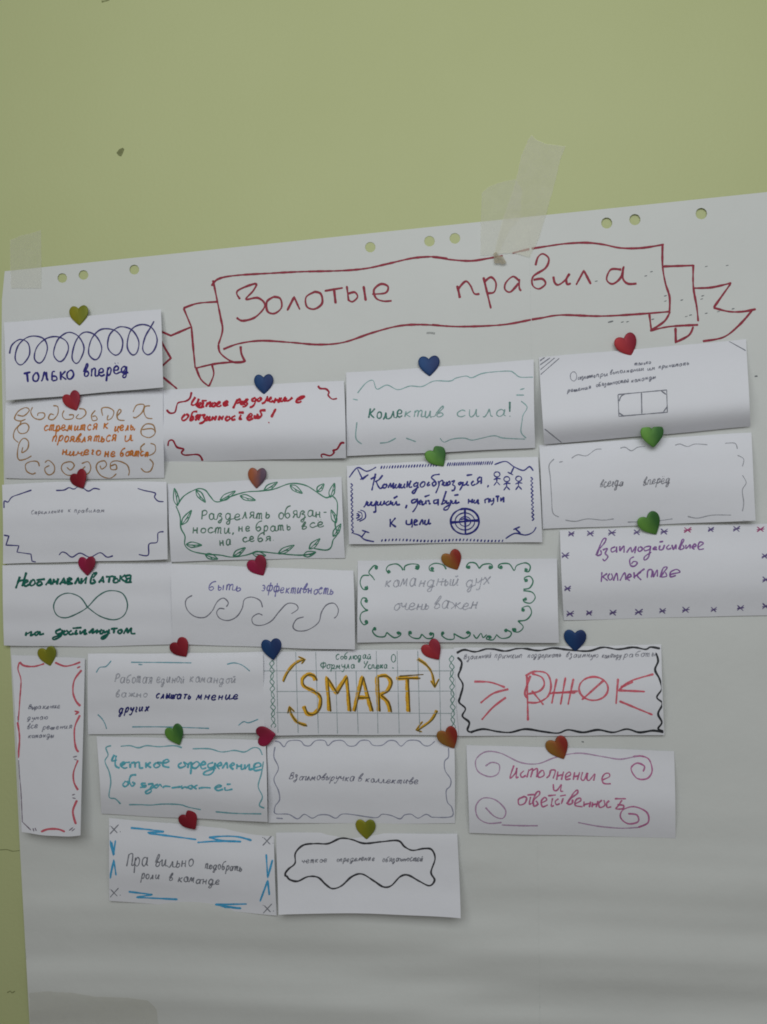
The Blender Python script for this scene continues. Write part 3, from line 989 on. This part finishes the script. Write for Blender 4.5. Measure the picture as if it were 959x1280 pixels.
word(p, 'G2', '-222,320 222,360|-248,315 225,342 250,360', width=1.75)
word(p, 'G2', '300,325 300,345 320,345 325,322 328,350 325,362|335,340 352,330 340,325 338,348 355,348|362,350 375,325 380,348|390,325 388,345 400,345 408,322 408,345 418,340', width=1.6)
mk()

# 10 green curls
o, s = slip(10, [(447, 701), (696, 698), (699, 803), (447, 803)], 'slip framed by dark green curls with pencil writing командный дух',
            base=.003, bulge=.0045, peak=.65, ripple=.0004, right=.002)
p, mk = part(o, s, 'border', (48, 108, 84))
for st in ('120,70 105,62 90,75 78,95 95,115 105,130', '80,108 50,110 38,140 50,170 72,172 70,155', '170,95 158,82 170,62 205,55 228,70 235,85',
           '242,85 245,65 275,55 308,60 305,80 290,75', '380,88 360,85 358,65 385,52 420,60 435,80', '545,75 528,70 540,50 570,52 588,78',
           '588,75 605,58 640,55 648,72 632,78', '690,78 675,70 685,55 725,55 748,85 760,62 800,50 822,65 815,90 795,88',
           '800,135 795,120 820,112 835,135 820,165 790,172', '790,178 830,185 845,210 825,235 795,230 790,215', '790,275 785,258 815,250 828,280 805,312 765,318',
           '765,318 790,345 770,368 745,365 742,350', '715,360 735,372 725,392 690,398 665,380', '665,385 650,405 620,400 630,385', '560,380 575,398 595,375 605,395 622,380',
           '525,372 545,372 540,388 515,398 485,385 470,375', '470,375 470,400 440,402 415,385 418,370', '355,378 375,375 372,395 345,398 322,378',
           '322,378 310,398 280,395 262,380 268,368', '205,372 224,372 222,385 195,395 160,370', '160,370 150,390 115,388 95,365 108,348',
           '70,215 50,212 42,235 60,262 75,268', '75,268 45,280 38,310 55,335 75,325'):
    draw(p, st, 'G3', 1.35)
for x, y in ((112, 72), (170, 91), (300, 70), (370, 77), (538, 70), (638, 70), (688, 70), (803, 82), (803, 130), (800, 217), (790, 268), (750, 358), (710, 362),
             (636, 392), (535, 371), (418, 374), (364, 377), (268, 372), (214, 373), (105, 354), (66, 226), (66, 322), (66, 166)):
    p.blob(440 + x / 3.688, 690 + y / 3.688, 2.3)
mk()
p, mk = part(o, s, 'lettering', (138, 140, 150), .48)
for a in (('командный', 150, 165, 490, 152, 34), ('дух', 525, 165, 632, 148, 34), ('очень', 190, 268, 352, 262, 30), ('важен', 375, 265, 575, 262, 33)):
    write(p, a[0], 'G3', *a[1:], 1.3, .25)
mk()

# 11 pencil book
o, s = slip(11, [(674, 447), (933, 424), (938, 533), (680, 556)], 'slip whose bottom rolls under, with a small pencil sketch of an open book',
            base=.0035, bulge=.0095, peak=.72, right=.002, ripple=.0003)
GREY = (104, 106, 116)
p, mk = part(o, s, 'corner_hatching', GREY, .8)
draw(p, '-15,110 40,92|-15,128 62,95|-18,148 82,95|-18,170 102,97|-38,405 115,467|-840,22 918,65', 'D2', 1.0)
mk()
p, mk = part(o, s, 'book_drawing', GREY, .9)
draw(p, '-358,255 570,235 573,332 362,350 358,255|-460,245 462,340|362,285 372,262 388,253|362,335 385,350|545,238 568,255|555,332 572,308', 'D2', 1.1)
mk()
p, mk = part(o, s, 'lettering', (84, 86, 102), .5)
ring(p, 164, 176, 14, 20, 'D2', .9)
for a in (('сознанно', 182, 190, 258, 180, 11), ('при', 262, 180, 312, 175, 11), ('выполнении', 322, 168, 470, 150, 11), ('им', 485, 150, 520, 146, 11), ('приниmаmь', 535, 142, 665, 126, 11),
          ('mолько', 430, 128, 500, 121, 10), ('решения', 138, 246, 240, 230, 12), ('обязанносmей', 262, 222, 405, 200, 11), ('команды', 415, 203, 520, 184, 11)):
    write(p, a[0], 'D2', *a[1:], 1.0, .25)
mk()

# 12 pencil всегда вперёд
o, s = slip(12, [(674, 556.5), (939, 541), (945, 651), (679, 661)], 'plain slip with two small faint pencil words inside a broken wavy pencil frame',
            base=.0025, bulge=.004, peak=.5, right=.005, ripple=.0004)
p, mk = part(o, s, 'border', (140, 142, 148), .8)
draw(p, '175,522 200,508 235,512 270,488 295,485|-125,538 140,535|370,482 390,478 415,492 440,478 470,475|590,470 610,465 640,475 670,465 720,468|790,462 830,462 840,485|840,510 865,525 860,555'
     '|105,525 85,550 90,600 95,680 100,740 125,758|150,770 190,775 240,765 300,770 345,765|400,778 500,775 580,765|640,755 680,762 740,750 815,750|860,590 875,620 860,650 865,700 860,735|860,772 910,775', 'D', 1.0)
mk()
p, mk = part(o, s, 'lettering', (104, 104, 112), .5)
write(p, 'всегда', 'D', 288, 640, 380, 632, 20, 1.2, .3)
write(p, 'вперёд', 'D', 460, 630, 568, 620, 20, 1.2, .3)
mk()

# 13 purple asterisks
o, s = slip(13, [(700, 662.5), (972, 654), (978, 769), (704.5, 775)], 'slip cut by the right frame with purple writing ringed by small asterisks',
            base=.0028, bulge=.005, peak=.55, ripple=.0006)
p, mk = part(o, s, 'border', (84, 68, 118), .95)
for i, (x, y) in enumerate(((118, 507), (200, 505), (293, 502), (400, 500), (517, 497), (718, 488), (828, 485), (92, 600), (102, 742), (113, 850), (195, 847), (297, 845),
                            (408, 843), (510, 838), (610, 833), (730, 832), (845, 825), (955, 818), (950, 602), (955, 703))):
    r = 13 + (i * 7 % 5)
    draw(p, '-%d,%d %d,%d|-%d,%d %d,%d|-%d,%d %d,%d' % (x - r, y + r * .7, x + r, y - r * .8, x - r * .9, y - r * .8, x + r * .8, y + r * .8, x - r, y + 2, x + r, y - 2), 'H', 1.15)
mk()
p, mk = part(o, s, 'border', (150, 62, 110), .95)
for x, y in ((617, 490), (930, 487)):
    draw(p, '-%d,%d %d,%d|-%d,%d %d,%d|-%d,%d %d,%d' % (x - 15, y + 11, x + 17, y - 12, x - 14, y - 11, x + 14, y + 10, x - 16, y + 2, x + 18, y - 2), 'H', 1.2)
mk()
p, mk = part(o, s, 'lettering', (116, 70, 134), .95)
word(p, 'W8', '60,175 110,60 135,50 125,80 85,130 70,175 100,165 95,135|110,135 145,125 130,160 150,185 125,215 110,200|205,110 175,125 180,150 210,135 215,110 215,155|240,105 240,140 270,105 270,155|290,155 320,115 330,150 360,110 350,160|385,110 375,135 390,145 410,125 390,108|465,105 425,115 425,140 460,130 470,105 455,185 425,210 425,185 475,150'
     '|490,128 512,118 505,110 488,128 520,132|540,100 535,130 560,130 575,95|-535,75 565,70|610,95 590,115 600,130 625,120|630,95 640,130 660,95 660,130|680,130 705,60 720,60 700,95 690,130 720,120 710,95|735,95 735,125 765,95 765,125|780,115 810,105 800,90 780,115 800,130|825,115 865,85 840,75 825,105 835,130 870,125', width=1.55)
word(p, 'W8', '345,185 315,205 320,250 350,255 370,230 345,220 325,240', width=1.55)
word(p, 'W8', '-105,300 100,375|-145,310 110,335 150,365|165,310 150,335 165,360 185,340 175,310|190,365 215,310 225,365|240,365 275,305 285,360|295,345 325,330 310,315 292,345 315,365|345,300 350,350|425,275 370,320 400,360|340,340 400,300|445,345 450,290 480,285 475,340|490,290 490,335 520,285 520,335'
     '|540,340 565,270 595,265 570,300 550,335 590,330 580,300|610,320 650,310 690,300 665,280 620,300 620,335 660,325', width=1.55)
mk()

# 14 vertical
o, s = slip(14, [(14.5, 819), (106, 822.5), (101, 1044), (27.5, 1040)], 'tall upright slip edged with red scallops, its lower end standing off the sheet',
            base=.003, bulge=.002, lift=.015, bow=(0, 0, 3, 0), right=.003, ripple=.0004)
p, mk = part(o, s, 'border', (176, 84, 96))
draw(p, '98,150 120,168 170,172 222,158|275,152 320,170 360,165 402,150|408,190 372,240 365,300 380,345 402,370|400,415 375,470 372,530 380,580 393,600|390,640 368,700 370,750 390,790|385,840 365,890 370,930 380,960'
     '|88,450 98,530 90,630|205,998 240,985 290,985 325,998', 'I', 2.0)
draw(p, '98,150 90,185 105,240 100,330 92,440|-372,395 396,400|-375,412 396,400|-385,180 402,172', 'I', 1.4)
mk()
p, mk = part(o, s, 'border', (120, 110, 122), .8)
draw(p, '92,640 98,720 105,800 112,950|112,948 155,990|-165,980 170,996|-175,978 182,994|-345,992 366,976|-358,995 375,982|-365,625 385,620|-370,635 386,640|-360,815 375,810|-362,828 378,832|92,450 88,420', 'I', 1.2)
mk()
p, mk = part(o, s, 'lettering', (98, 100, 116), .5)
for a in (('Выражение', 140, 386, 298, 381, 15), ('думаю', 136, 440, 236, 436, 15), ('все', 135, 484, 186, 480, 15), ('решения', 212, 488, 358, 482, 15), ('команды', 140, 530, 265, 527, 15)):
    write(p, a[0], 'I', *a[1:], 1.0, .3)
mk()

# 15
o, s = slip(15, [(110, 817.5), (329, 815), (331, 916), (110, 918)], 'slip with pale pencil writing and the last words in bold dark blue',
            base=.003, bulge=.003, peak=.3, ripple=.0010, right=.002)
p, mk = part(o, s, 'border', (88, 140, 152), .95)
draw(p, '245,145 400,146 535,148|-280,155 300,157|150,138 125,165 95,170 78,195|705,155 740,148 780,160 815,188|250,455 400,455 620,462|85,395 105,415 120,440 128,465|760,448 785,430 810,435 855,418', 'J', 1.2)
mk()
p, mk = part(o, s, 'lettering', (146, 148, 156), .48)
for a in (('Рабоmая', 165, 242, 345, 246, 27), ('единой', 365, 245, 500, 243, 26), ('командой', 525, 243, 745, 246, 25), ('важно', 170, 312, 320, 312, 20)):
    write(p, a[0], 'J', *a[1:], 1.3, .15)
mk()
p, mk = part(o, s, 'lettering', (24, 26, 96))
for a in (('слышать', 362, 318, 528, 320, 23), ('мнение', 555, 326, 755, 323, 23), ('других', 185, 388, 326, 380, 22)):
    write(p, a[0], 'J', *a[1:], 1.45, .3, .3, 1.0, .2)
mk()

# 16
o, s = slip(16, [(121, 920), (332, 925.5), (335, 1028), (127, 1017)], 'slip with two lines of turquoise felt pen inside a wavy turquoise frame',
            base=.003, bulge=.005, peak=.6, right=.007, ripple=.0004)
p, mk = part(o, s, 'border', (96, 150, 158), .95)
draw(p, '150,545 125,555 135,590 120,620 140,670 148,720 140,790 170,800 195,825|195,548 240,545 280,555 320,545 380,550 450,545 490,555|540,560 620,560 680,575 740,568 790,575 830,555 860,560 875,590'
     '|880,620 870,680 855,740 875,790 860,830 885,845|235,828 290,828 340,830 400,825 480,828 520,840 580,852|650,862 750,870 870,872', 'J', 1.4)
mk()
p, mk = part(o, s, 'lettering', (72, 152, 166), .95)
word(p, 'W5', '60,15 45,50 75,45|70,20 65,75 90,92|95,80 120,65 110,58 95,75 115,92 135,88|-105,62 150,58|150,65 150,92|155,65 175,60 178,90|180,65 200,58 205,90 225,90|-240,58 240,92|-268,58 245,75 270,90|300,60 285,75 295,90 320,78 305,60 330,62|335,65 370,55 360,42 338,55 340,80 375,88', width=2.0)
word(p, 'W5', '445,60 425,75 435,90 465,78 455,58 480,72|-485,62 478,92|485,68 500,60 505,90|-500,65 495,128|505,70 530,55 545,70 525,92 500,88|555,75 580,68 570,55 552,72 560,95 585,90|625,60 595,70 600,90 630,82 635,62 625,110 600,130 570,128 580,112 640,90'
     '|645,80 670,75 665,60 645,78 660,98|675,95 700,62 705,95|725,80 745,72 735,62 720,82 740,100|760,68 758,98|-760,82 785,80|785,68 785,98 800,95|805,70 805,95 830,70 830,100 850,95|855,90 895,80 885,62 860,72 860,105 900,100', width=2.0)
word(p, 'W5', '125,165 108,185 120,198 140,182 130,165|185,130 155,135 145,165 160,195 175,180 160,172|240,178 215,180 220,192 240,190 235,200 205,202|250,185 280,182 265,205 270,225 245,238 240,225 285,200|310,185 285,195 300,205 320,185 330,200|335,205 350,195 380,198|385,205 410,202 440,198'
     '|445,190 445,208 460,200 480,205|495,190 480,200 495,210 508,198 495,190|535,188 515,200 530,212|540,208 570,203 610,205|635,205 670,195 655,188 632,205 650,220 680,212|690,200 695,218 735,212|-700,185 725,183', width=1.9)
mk()

# 17 SMART
o, s = slip(17, [(328, 815), (569, 811), (573, 919), (331, 919)], 'squared slip with the big orange word SMART between four curved arrows',
            base=.0036, bulge=.003, peak=.5, ripple=.0003)
p, mk = part(o, s, 'grid_lines', (146, 156, 158), .85)
draw(p, '-15,145 905,145|-75,242 908,240|-75,341 900,345|-78,55 85,438|-168,52 180,438|-262,55 275,440|-356,145 365,440|-452,145 462,440|-547,50 555,440|-645,52 655,440|-742,50 752,440|-843,75 850,440', 'K2', .9)
mk()
YEL, OLV = (208, 152, 34), (96, 76, 22)
SM = ('262,190 250,168 222,162 198,185 205,215 250,240 280,265 280,310 255,345 222,345 205,310', '-326,335 312,175 358,250 405,170 420,335', '-440,335 480,172 525,335', '-455,270 512,270',
      '-557,335 550,170', '550,172 590,168 614,195 600,235 562,258', '562,258 598,290 612,338', '-640,180 748,178', '-690,178 698,338')
p, mk = part(o, s, 'lettering', YEL)
for st in SM:
    draw(p, st, 'K2', 4.0)
mk()


def shift(st, dx, dy):
    sharp = '-' if st[0] == '-' else ''
    return sharp + ' '.join('%.1f,%.1f' % (float(t.split(',')[0]) + dx, float(t.split(',')[1]) + dy) for t in st.lstrip('-').split())


p = Pen(s, 4)
p.k = 60
for st in SM:
    draw(p, shift(st, 7, 2), 'K2', 1.6)
draw(p, '-655,170 770,162', 'K2', 1.3)
p.make('lettering', ink(OLV), o)
ARW = (('108,195 130,150 165,110 205,90', '-180,78 212,92 195,112'), ('740,88 780,115 808,155 820,215', '-803,190 822,222 842,182'),
       ('220,402 175,385 148,350 140,320', '-130,345 138,313 162,337'), ('832,330 810,370 775,400 735,425', '-765,383 733,423 762,432'))
for i, (a, b) in enumerate(ARW):
    p, mk = part(o, s, 'arrow', (188, 144, 42), seed=i)
    draw(p, a, 'K2', 3.0)
    draw(p, b, 'K2', 1.8)
    ar = mk()
    p = Pen(s, 4)
    p.k = 40
    draw(p, shift(a, 3, 3), 'K2', 1.2)
    draw(p, shift(b, 1, 1), 'K2', .9)
    p.make('outline', ink((88, 78, 30)), ar)
p, mk = part(o, s, 'border', (92, 128, 118), .9)
for x0, y0, y1 in ((55, 95, 412), (900, 72, 420)):
    for k in (0, 1):
        dx = (lambda i: (9 + 3 * math.sin(i * 1.3)) * math.sin(i * .95 + k * 2.6))
        draw(p, ' '.join('%.1f,%.1f' % (x0 + dx(i) + i * .25, y0 + (y1 - y0) * i / 36) for i in range(37)), 'K2', 1.0)
mk()
p, mk = part(o, s, 'lettering', (70, 112, 100), .95)
for a in (('Соблюдай', 355, 93, 522, 88, 17), ('Формула', 282, 137, 448, 134, 19), ('Успеха', 485, 134, 600, 134, 19)):
    write(p, a[0], 'K2', *a[1:], 1.1, .08)
ring(p, 628, 86, 10, 18, 'K2', 1.0)
draw(p, '-622,130 630,133', 'K2', 1.5)
mk()

# 18
o, s = slip(18, [(334, 924), (568, 921), (569, 1029), (335.5, 1029)], 'slip with one pencil line Взаимовыручка в коллективе in a scalloped pencil frame',
            base=.0026, bulge=.0035, peak=.5, ripple=.0005)
p, mk = part(o, s, 'border', (128, 130, 148), .9)
draw(p, '85,520 105,525 125,545 145,520 195,518 215,538 240,540 265,518 305,518 320,540 345,520 385,518 410,540 440,540 465,518 500,518 520,538 560,538 590,518 620,520 645,542 675,518 720,518 745,538 770,540 795,520'
     '|855,550 855,590 838,610 840,650 865,690 862,720 845,740 850,790 870,815 868,855 780,858|780,858 755,845 720,862 690,845 660,848 640,865 600,850 560,845 530,860 420,845 380,845 355,862 320,848 280,848 250,862 215,845 185,865 145,845 90,843 80,830'
     '|85,545 80,590 100,640 80,690 100,740 105,780 85,810 82,840|-90,862 120,864', 'K', 1.15)
mk()
p, mk = part(o, s, 'lettering', (92, 92, 112), .5)
for a in (('Взаимовыручка', 145, 690, 435, 697, 20), ('в', 450, 700, 470, 700, 20), ('коллекmиве', 485, 703, 718, 710, 18)):
    write(p, a[0], 'K', *a[1:], 1.1, .3)
mk()

# 19 РЖД
o, s = slip(19, [(567, 810), (826.5, 806), (830.5, 919), (574, 920)], 'slip with big scrawled red capitals and strokes inside a black wavy frame',
            base=.003, bulge=.004, peak=.55, ripple=.0004)
p, mk = part(o, s, 'border', (38, 40, 44))
draw(p, '35,148 65,135 110,143 165,130 230,140 290,128 360,138 420,128 480,135 560,140 620,125 680,133 740,125 790,133 810,124 848,130'
     '|38,165 55,185 50,215 42,240 60,275 50,320 45,345 70,370 58,400 85,425 78,455 90,465|90,465 140,452 200,462 250,465 310,452 380,462 440,468 480,455 540,465 600,455 660,465 715,452 765,465 820,458 862,465'
     '|832,148 840,180 828,215 845,250 855,290 835,325 858,350 840,390 855,425 840,450 862,460', 'L', 2.1)
mk()
p, mk = part(o, s, 'lettering', (188, 84, 98), .95)
draw(p, '310,240 345,222 395,230 412,275 400,320 360,345 315,345|-316,240 320,418|335,230 375,245 385,275 365,300 320,312|335,298 382,355|318,328 308,305 330,238|-435,250 415,350|-470,245 450,355|-502,250 480,355|-405,310 520,300|-625,255 535,335'
     '|-680,250 672,352|685,295 730,260 822,232|-680,297 788,302|-685,340 818,395|-690,285 740,262|-415,306 510,306', 'L', 2.1)
ring(p, 582, 290, 58, 47, 'L', 2.1)
draw(p, '105,262 170,265 228,285|130,348 180,310 242,292|135,415 180,365 232,325', 'L', 2.1)
mk()
p, mk = part(o, s, 'lettering', (112, 112, 122), .5)
for a in (('Взаимный', 62, 174, 172, 168, 13), ('принцип', 185, 168, 295, 168, 13), ('поддержаmь', 318, 166, 450, 164, 13), ('взаимную', 470, 164, 598, 166, 13), ('команду', 615, 168, 690, 166, 13),
          ('рабоmы', 702, 164, 828, 162, 14)):
    write(p, a[0], 'L', *a[1:], 1.0, .3)
mk()

# 20
o, s = slip(20, [(583.5, 931), (843, 939), (844.6, 1048), (586.6, 1041)], 'slip with purple pink writing and scroll spirals in all four corners',
            base=.003, bulge=.004, peak=.6, ripple=.0003)
p, mk = part(o, s, 'border', (158, 128, 156), .85)
draw(p, '150,600 175,585 205,595 200,630 165,642 120,620 112,575 150,543 210,548 290,585 360,590 430,565 520,548 620,562 690,572 760,558'
     '|150,765 185,800 220,808 230,775 190,735 140,728 112,760 120,805 160,828 215,825|215,835 290,838 360,838|520,825 600,840 690,848 760,845', 'L', 1.4)
mk()
p, mk = part(o, s, 'border', (164, 92, 134), .9)
draw(p, '740,562 775,560 805,575 816,620 795,650 755,648 732,610 755,588 785,600 780,622|760,845 800,825 795,785 745,762 700,775 690,805 720,830 760,822 755,795 720,790', 'L', 1.7)
mk()
p, mk = part(o, s, 'lettering', (164, 84, 122), .95)
word(p, 'W6', '75,40 45,135 85,100 98,60 92,130 110,125|150,80 125,105 135,130 165,115|-188,70 172,132|188,80 215,65 212,90 200,130|215,82 250,65 245,130|280,80 255,110 265,130 300,115 295,80 275,80|318,135 340,115 350,75|350,75 385,80 368,140|-405,85 395,150|-400,120 440,110|-448,85 430,150'
     '|465,130 500,110 490,90 465,110 465,145 500,140|-530,90 520,150|-525,125 560,118|-568,90 550,150|590,90 578,140 600,150 625,95|628,95 622,140 640,152 680,105 672,155|735,150 790,125 785,100 755,105 735,140 750,175 802,178', width=1.6)
word(p, 'W6', '370,180 375,225 400,225 430,185 425,230 445,235', width=1.6)
word(p, 'W6', '150,275 110,295 115,335 155,325 170,285 145,272|-175,262 230,258|200,275 190,330 205,325|210,330 240,250 265,235 265,260 225,300 225,345 255,330 240,305|275,325 320,300 305,280 280,310 290,350 330,335|-330,268 390,262|365,285 355,345 375,340|410,290 385,310 395,335 420,325'
     '|-420,270 465,262|445,285 430,330|470,330 520,250 550,225 550,250 500,290 480,330 510,325 515,295|530,330 575,305 570,285 540,300 535,340 590,350|600,310 600,350|600,335 640,325|650,310 640,355|-665,315 660,355|660,335 695,330|705,305 690,355|735,300 710,325 720,355 755,340 750,300'
     '|790,305 770,325 775,355 805,350|-830,290 915,290|885,300 855,345 840,365 890,365 895,340 850,335', width=1.7)
mk()

# 21
o, s = slip(21, [(136, 1022.6), (342, 1041), (346, 1144), (137, 1125.6)], 'tilted slip with bright blue dashes round its rim and pencil crosses in the corners',
            base=.003, bulge=.0035, peak=.5, lift=.003, left=.002, ripple=.0005)
p, mk = part(o, s, 'border', (62, 142, 182))
draw(p, '205,172 290,180 365,190|-365,190 285,195|290,198 400,212 520,228|580,218 650,212 720,215 785,232|580,218 640,232 735,238|525,242 620,236 735,238|-105,232 122,305 132,232|-112,240 126,302'
     '|-105,415 124,325 135,400|195,478 310,492|-310,492 232,505|232,505 430,515|762,537 610,540|-610,540 735,558|735,558 525,545|-855,298 862,412 885,325|-825,525 862,425 870,495', 'M', 1.9)
mk()
p, mk = part(o, s, 'corner_cross', (112, 114, 122), .9)
for x, y in ((125, 180), (858, 235), (125, 484), (860, 560)):
    draw(p, '-%d,%d %d,%d|-%d,%d %d,%d' % (x - 20, y + 22, x + 22, y - 24, x - 15, y - 16, x + 16, y + 16), 'M', 1.1)
    draw(p, '-%d,%d %d,%d|-%d,%d %d,%d' % (x - 22, y - 18, x - 18, y - 16, x + 28, y + 10, x + 32, y + 11), 'M', 1.2)
mk()
p, mk = part(o, s, 'lettering', (104, 106, 114), .75)
for a in (('Пра', 182, 360, 290, 356, 40), ('вильно', 322, 360, 500, 358, 32), ('подобраmь', 560, 368, 735, 380, 22), ('роли', 255, 416, 340, 420, 24), ('в', 388, 424, 406, 424, 22), ('команде', 430, 430, 630, 446, 24)):
    write(p, a[0], 'M', *a[1:], 1.2, .12)
mk()

# 22
o, s = slip(22, [(345.5, 1041), (572, 1042), (576, 1148), (348, 1144)], 'slip with a thick black wavy cloud outline round one line of tiny writing',
            base=.0036, bulge=.0006, peak=.3, lift=.013, right=.006, left=.003, ripple=.0004, bow=(0, 0, -4, 0))
p, mk = part(o, s, 'cloud_outline', (44, 44, 48))
draw(p, '97,305 95,290 110,270 138,245 140,200 175,165 230,158 285,158 340,135 390,140 445,157 520,150 595,145 625,172 660,188 710,180 745,185 760,225 742,285 758,320 735,345 690,325 640,298 605,305 565,345 530,350 490,325 435,293 390,305 345,345 305,358 275,340 240,308 195,305 150,325 115,318 100,300', 'N', 1.9)
mk()
p, mk = part(o, s, 'lettering', (96, 98, 108), .5)
for a in (('чеmкое', 165, 246, 278, 242, 15), ('определение', 322, 238, 490, 233, 14), ('обязанносmей', 525, 240, 705, 235, 15)):
    write(p, a[0], 'N', *a[1:], 1.15, .3)
mk()


# ------------------------------------------------------------ hearts
def heart_mesh():
    half = [(0, .33), (.05, .385), (.13, .445), (.24, .48), (.35, .465), (.44, .39), (.495, .27), (.5, .14), (.465, 0), (.39, -.135),
            (.27, -.28), (.14, -.415), (.05, -.50), (0, -.53)]
    out = catmull(half, 0.05)[:-1]
    out += [(-x, z) for x, z in catmull(half, 0.05)[:0:-1]]
    n = len(out)
    W = 0.0232
    rings = [(1.0, 0.0), (1.0, 0.0006), (0.965, 0.0011), (0.88, 0.0014), (0.62, 0.0017), (0.3, 0.0019)]
    V, F = [], []
    for k, y in rings:
        for x, z in out:
            V.append((x * W * k, -y, z * W * k))
    for r in range(len(rings) - 1):
        for i in range(n):
            j = (i + 1) % n
            F.append((r * n + i, r * n + j, (r + 1) * n + j, (r + 1) * n + i))
    V.append((0, -0.0020, 0))
    for i in range(n):
        F.append(((len(rings) - 1) * n + i, (len(rings) - 1) * n + (i + 1) % n, len(V) - 1))
    F.append(tuple(range(n))[::-1])
    return V, F


HV, HF = heart_mesh()
me = bpy.data.meshes.new('heart_sticker')
me.from_pydata(HV, [], HF)
bm = bmesh.new()
bm.from_mesh(me)
bmesh.ops.recalc_face_normals(bm, faces=bm.faces)
bm.to_mesh(me)
bm.free()
me.polygons.foreach_set('use_smooth', [True] * len(me.polygons))
FOILS = {'yellow': ((150, 146, 30), (122, 128, 32)), 'blue': ((20, 66, 118), (22, 48, 100)), 'red': ((176, 46, 54), (146, 30, 52)), 'dark': ((132, 14, 34), (146, 22, 40)),
         'crimson': ((162, 24, 72), (136, 22, 54)), 'orange': ((154, 106, 38), (146, 42, 28)), 'green': ((100, 152, 62), (52, 104, 46)), 'copper': ((172, 96, 58), (96, 74, 92))}
HEARTS = [
    (99, 394, 3, 'yellow', 1, 'olive yellow heart above the slip with the blue spiral'),
    (91, 501.5, 24, 'red', 2, 'red heart between the spiral slip and the orange lettered slip'),
    (330, 480, 2, 'blue', 5, 'blue heart on the slip with crimson writing'),
    (536.5, 457, 3, 'blue', 8, 'blue heart on the slip reading Коллектив сила'),
    (783.5, 431.5, 24, 'red', 11, 'tilted red heart on the slip with the pencil book'),
    (99.5, 599.5, 28, 'dark', 3, 'dark red heart under the orange lettered slip, on the navy zigzag slip'),
    (321.5, 597, -2, 'copper', 6, 'copper and mauve heart on the slip with the green vine'),
    (546.5, 571, 34, 'green', 9, 'green heart on the slip with blue ink stick figures'),
    (815.5, 545, 5, 'green', 12, 'upright green heart below the slip with the pencil book'),
    (813, 655, 30, 'green', 13, 'leaning green heart above the purple asterisk slip'),
    (109, 707, 4, 'crimson', 4, 'crimson heart above the infinity sign slip'),
    (323, 708, 30, 'crimson', 7, 'leaning crimson heart between the vine slip and the wave slip'),
    (566, 700.5, 26, 'orange', 10, 'orange heart on the slip with green curls'),
    (60, 820, 14, 'yellow', 14, 'olive yellow heart at the top of the tall upright slip'),
    (226, 810, 36, 'dark', 15, 'dark red heart on the slip with bold dark blue last words'),
    (340, 811, 10, 'blue', 17, 'blue heart on the top left corner of the SMART slip'),
    (541, 813, 36, 'red', 17, 'red heart near the top right corner of the SMART slip'),
    (719, 800, 1, 'blue', 19, 'blue heart on the black framed slip with red capitals'),
    (219.5, 918.5, 26, 'green', 16, 'green heart on the slip with turquoise writing'),
    (332.5, 919.5, 102, 'crimson', 17, 'sideways crimson heart at the bottom left corner of the SMART slip'),
    (561, 922.5, 27, 'orange', 17, 'orange heart at the bottom right corner of the SMART slip'),
    (698, 935, 27, 'orange', 20, 'orange heart on the slip with purple pink scrolls'),
    (237, 1025.5, 36, 'dark', 21, 'dark red heart on the tilted slip with blue dashes'),
    (457.5, 1036, 4, 'yellow', 22, 'olive yellow heart on the slip with the black cloud outline'),
]
rh = random.Random(11)
for x, y, rot, colr, key, label in HEARTS:
    hmax = 0.003
    for sl in SLIPS.values():
        for dx, dy in ((0, 0), (9, 0), (-9, 0), (0, 9), (0, -9)):
            q = sl.inv(x + dx, y + dy)
            if -.02 < q[0] < 1.02 and -.02 < q[1] < 1.02:
                hmax = max(hmax, sl.h(*q))
    m = me.copy()
    m.name = 'heart_sticker'
    m.materials.append(foil(*FOILS[colr]))
    o = bpy.data.objects.new('heart_sticker', m)
    COL.objects.link(o)
    o.location = wall_point(x, y, hmax + 0.0005)
    o.rotation_euler = (math.radians(rh.uniform(-4, 5)), -math.radians(rot), math.radians(rh.uniform(-6, 6)))
    o.scale = (rh.uniform(0.95, 1.04), 1, rh.uniform(0.95, 1.05))
    tag(o, label, 'heart sticker', 'glossy heart stickers holding the slips')
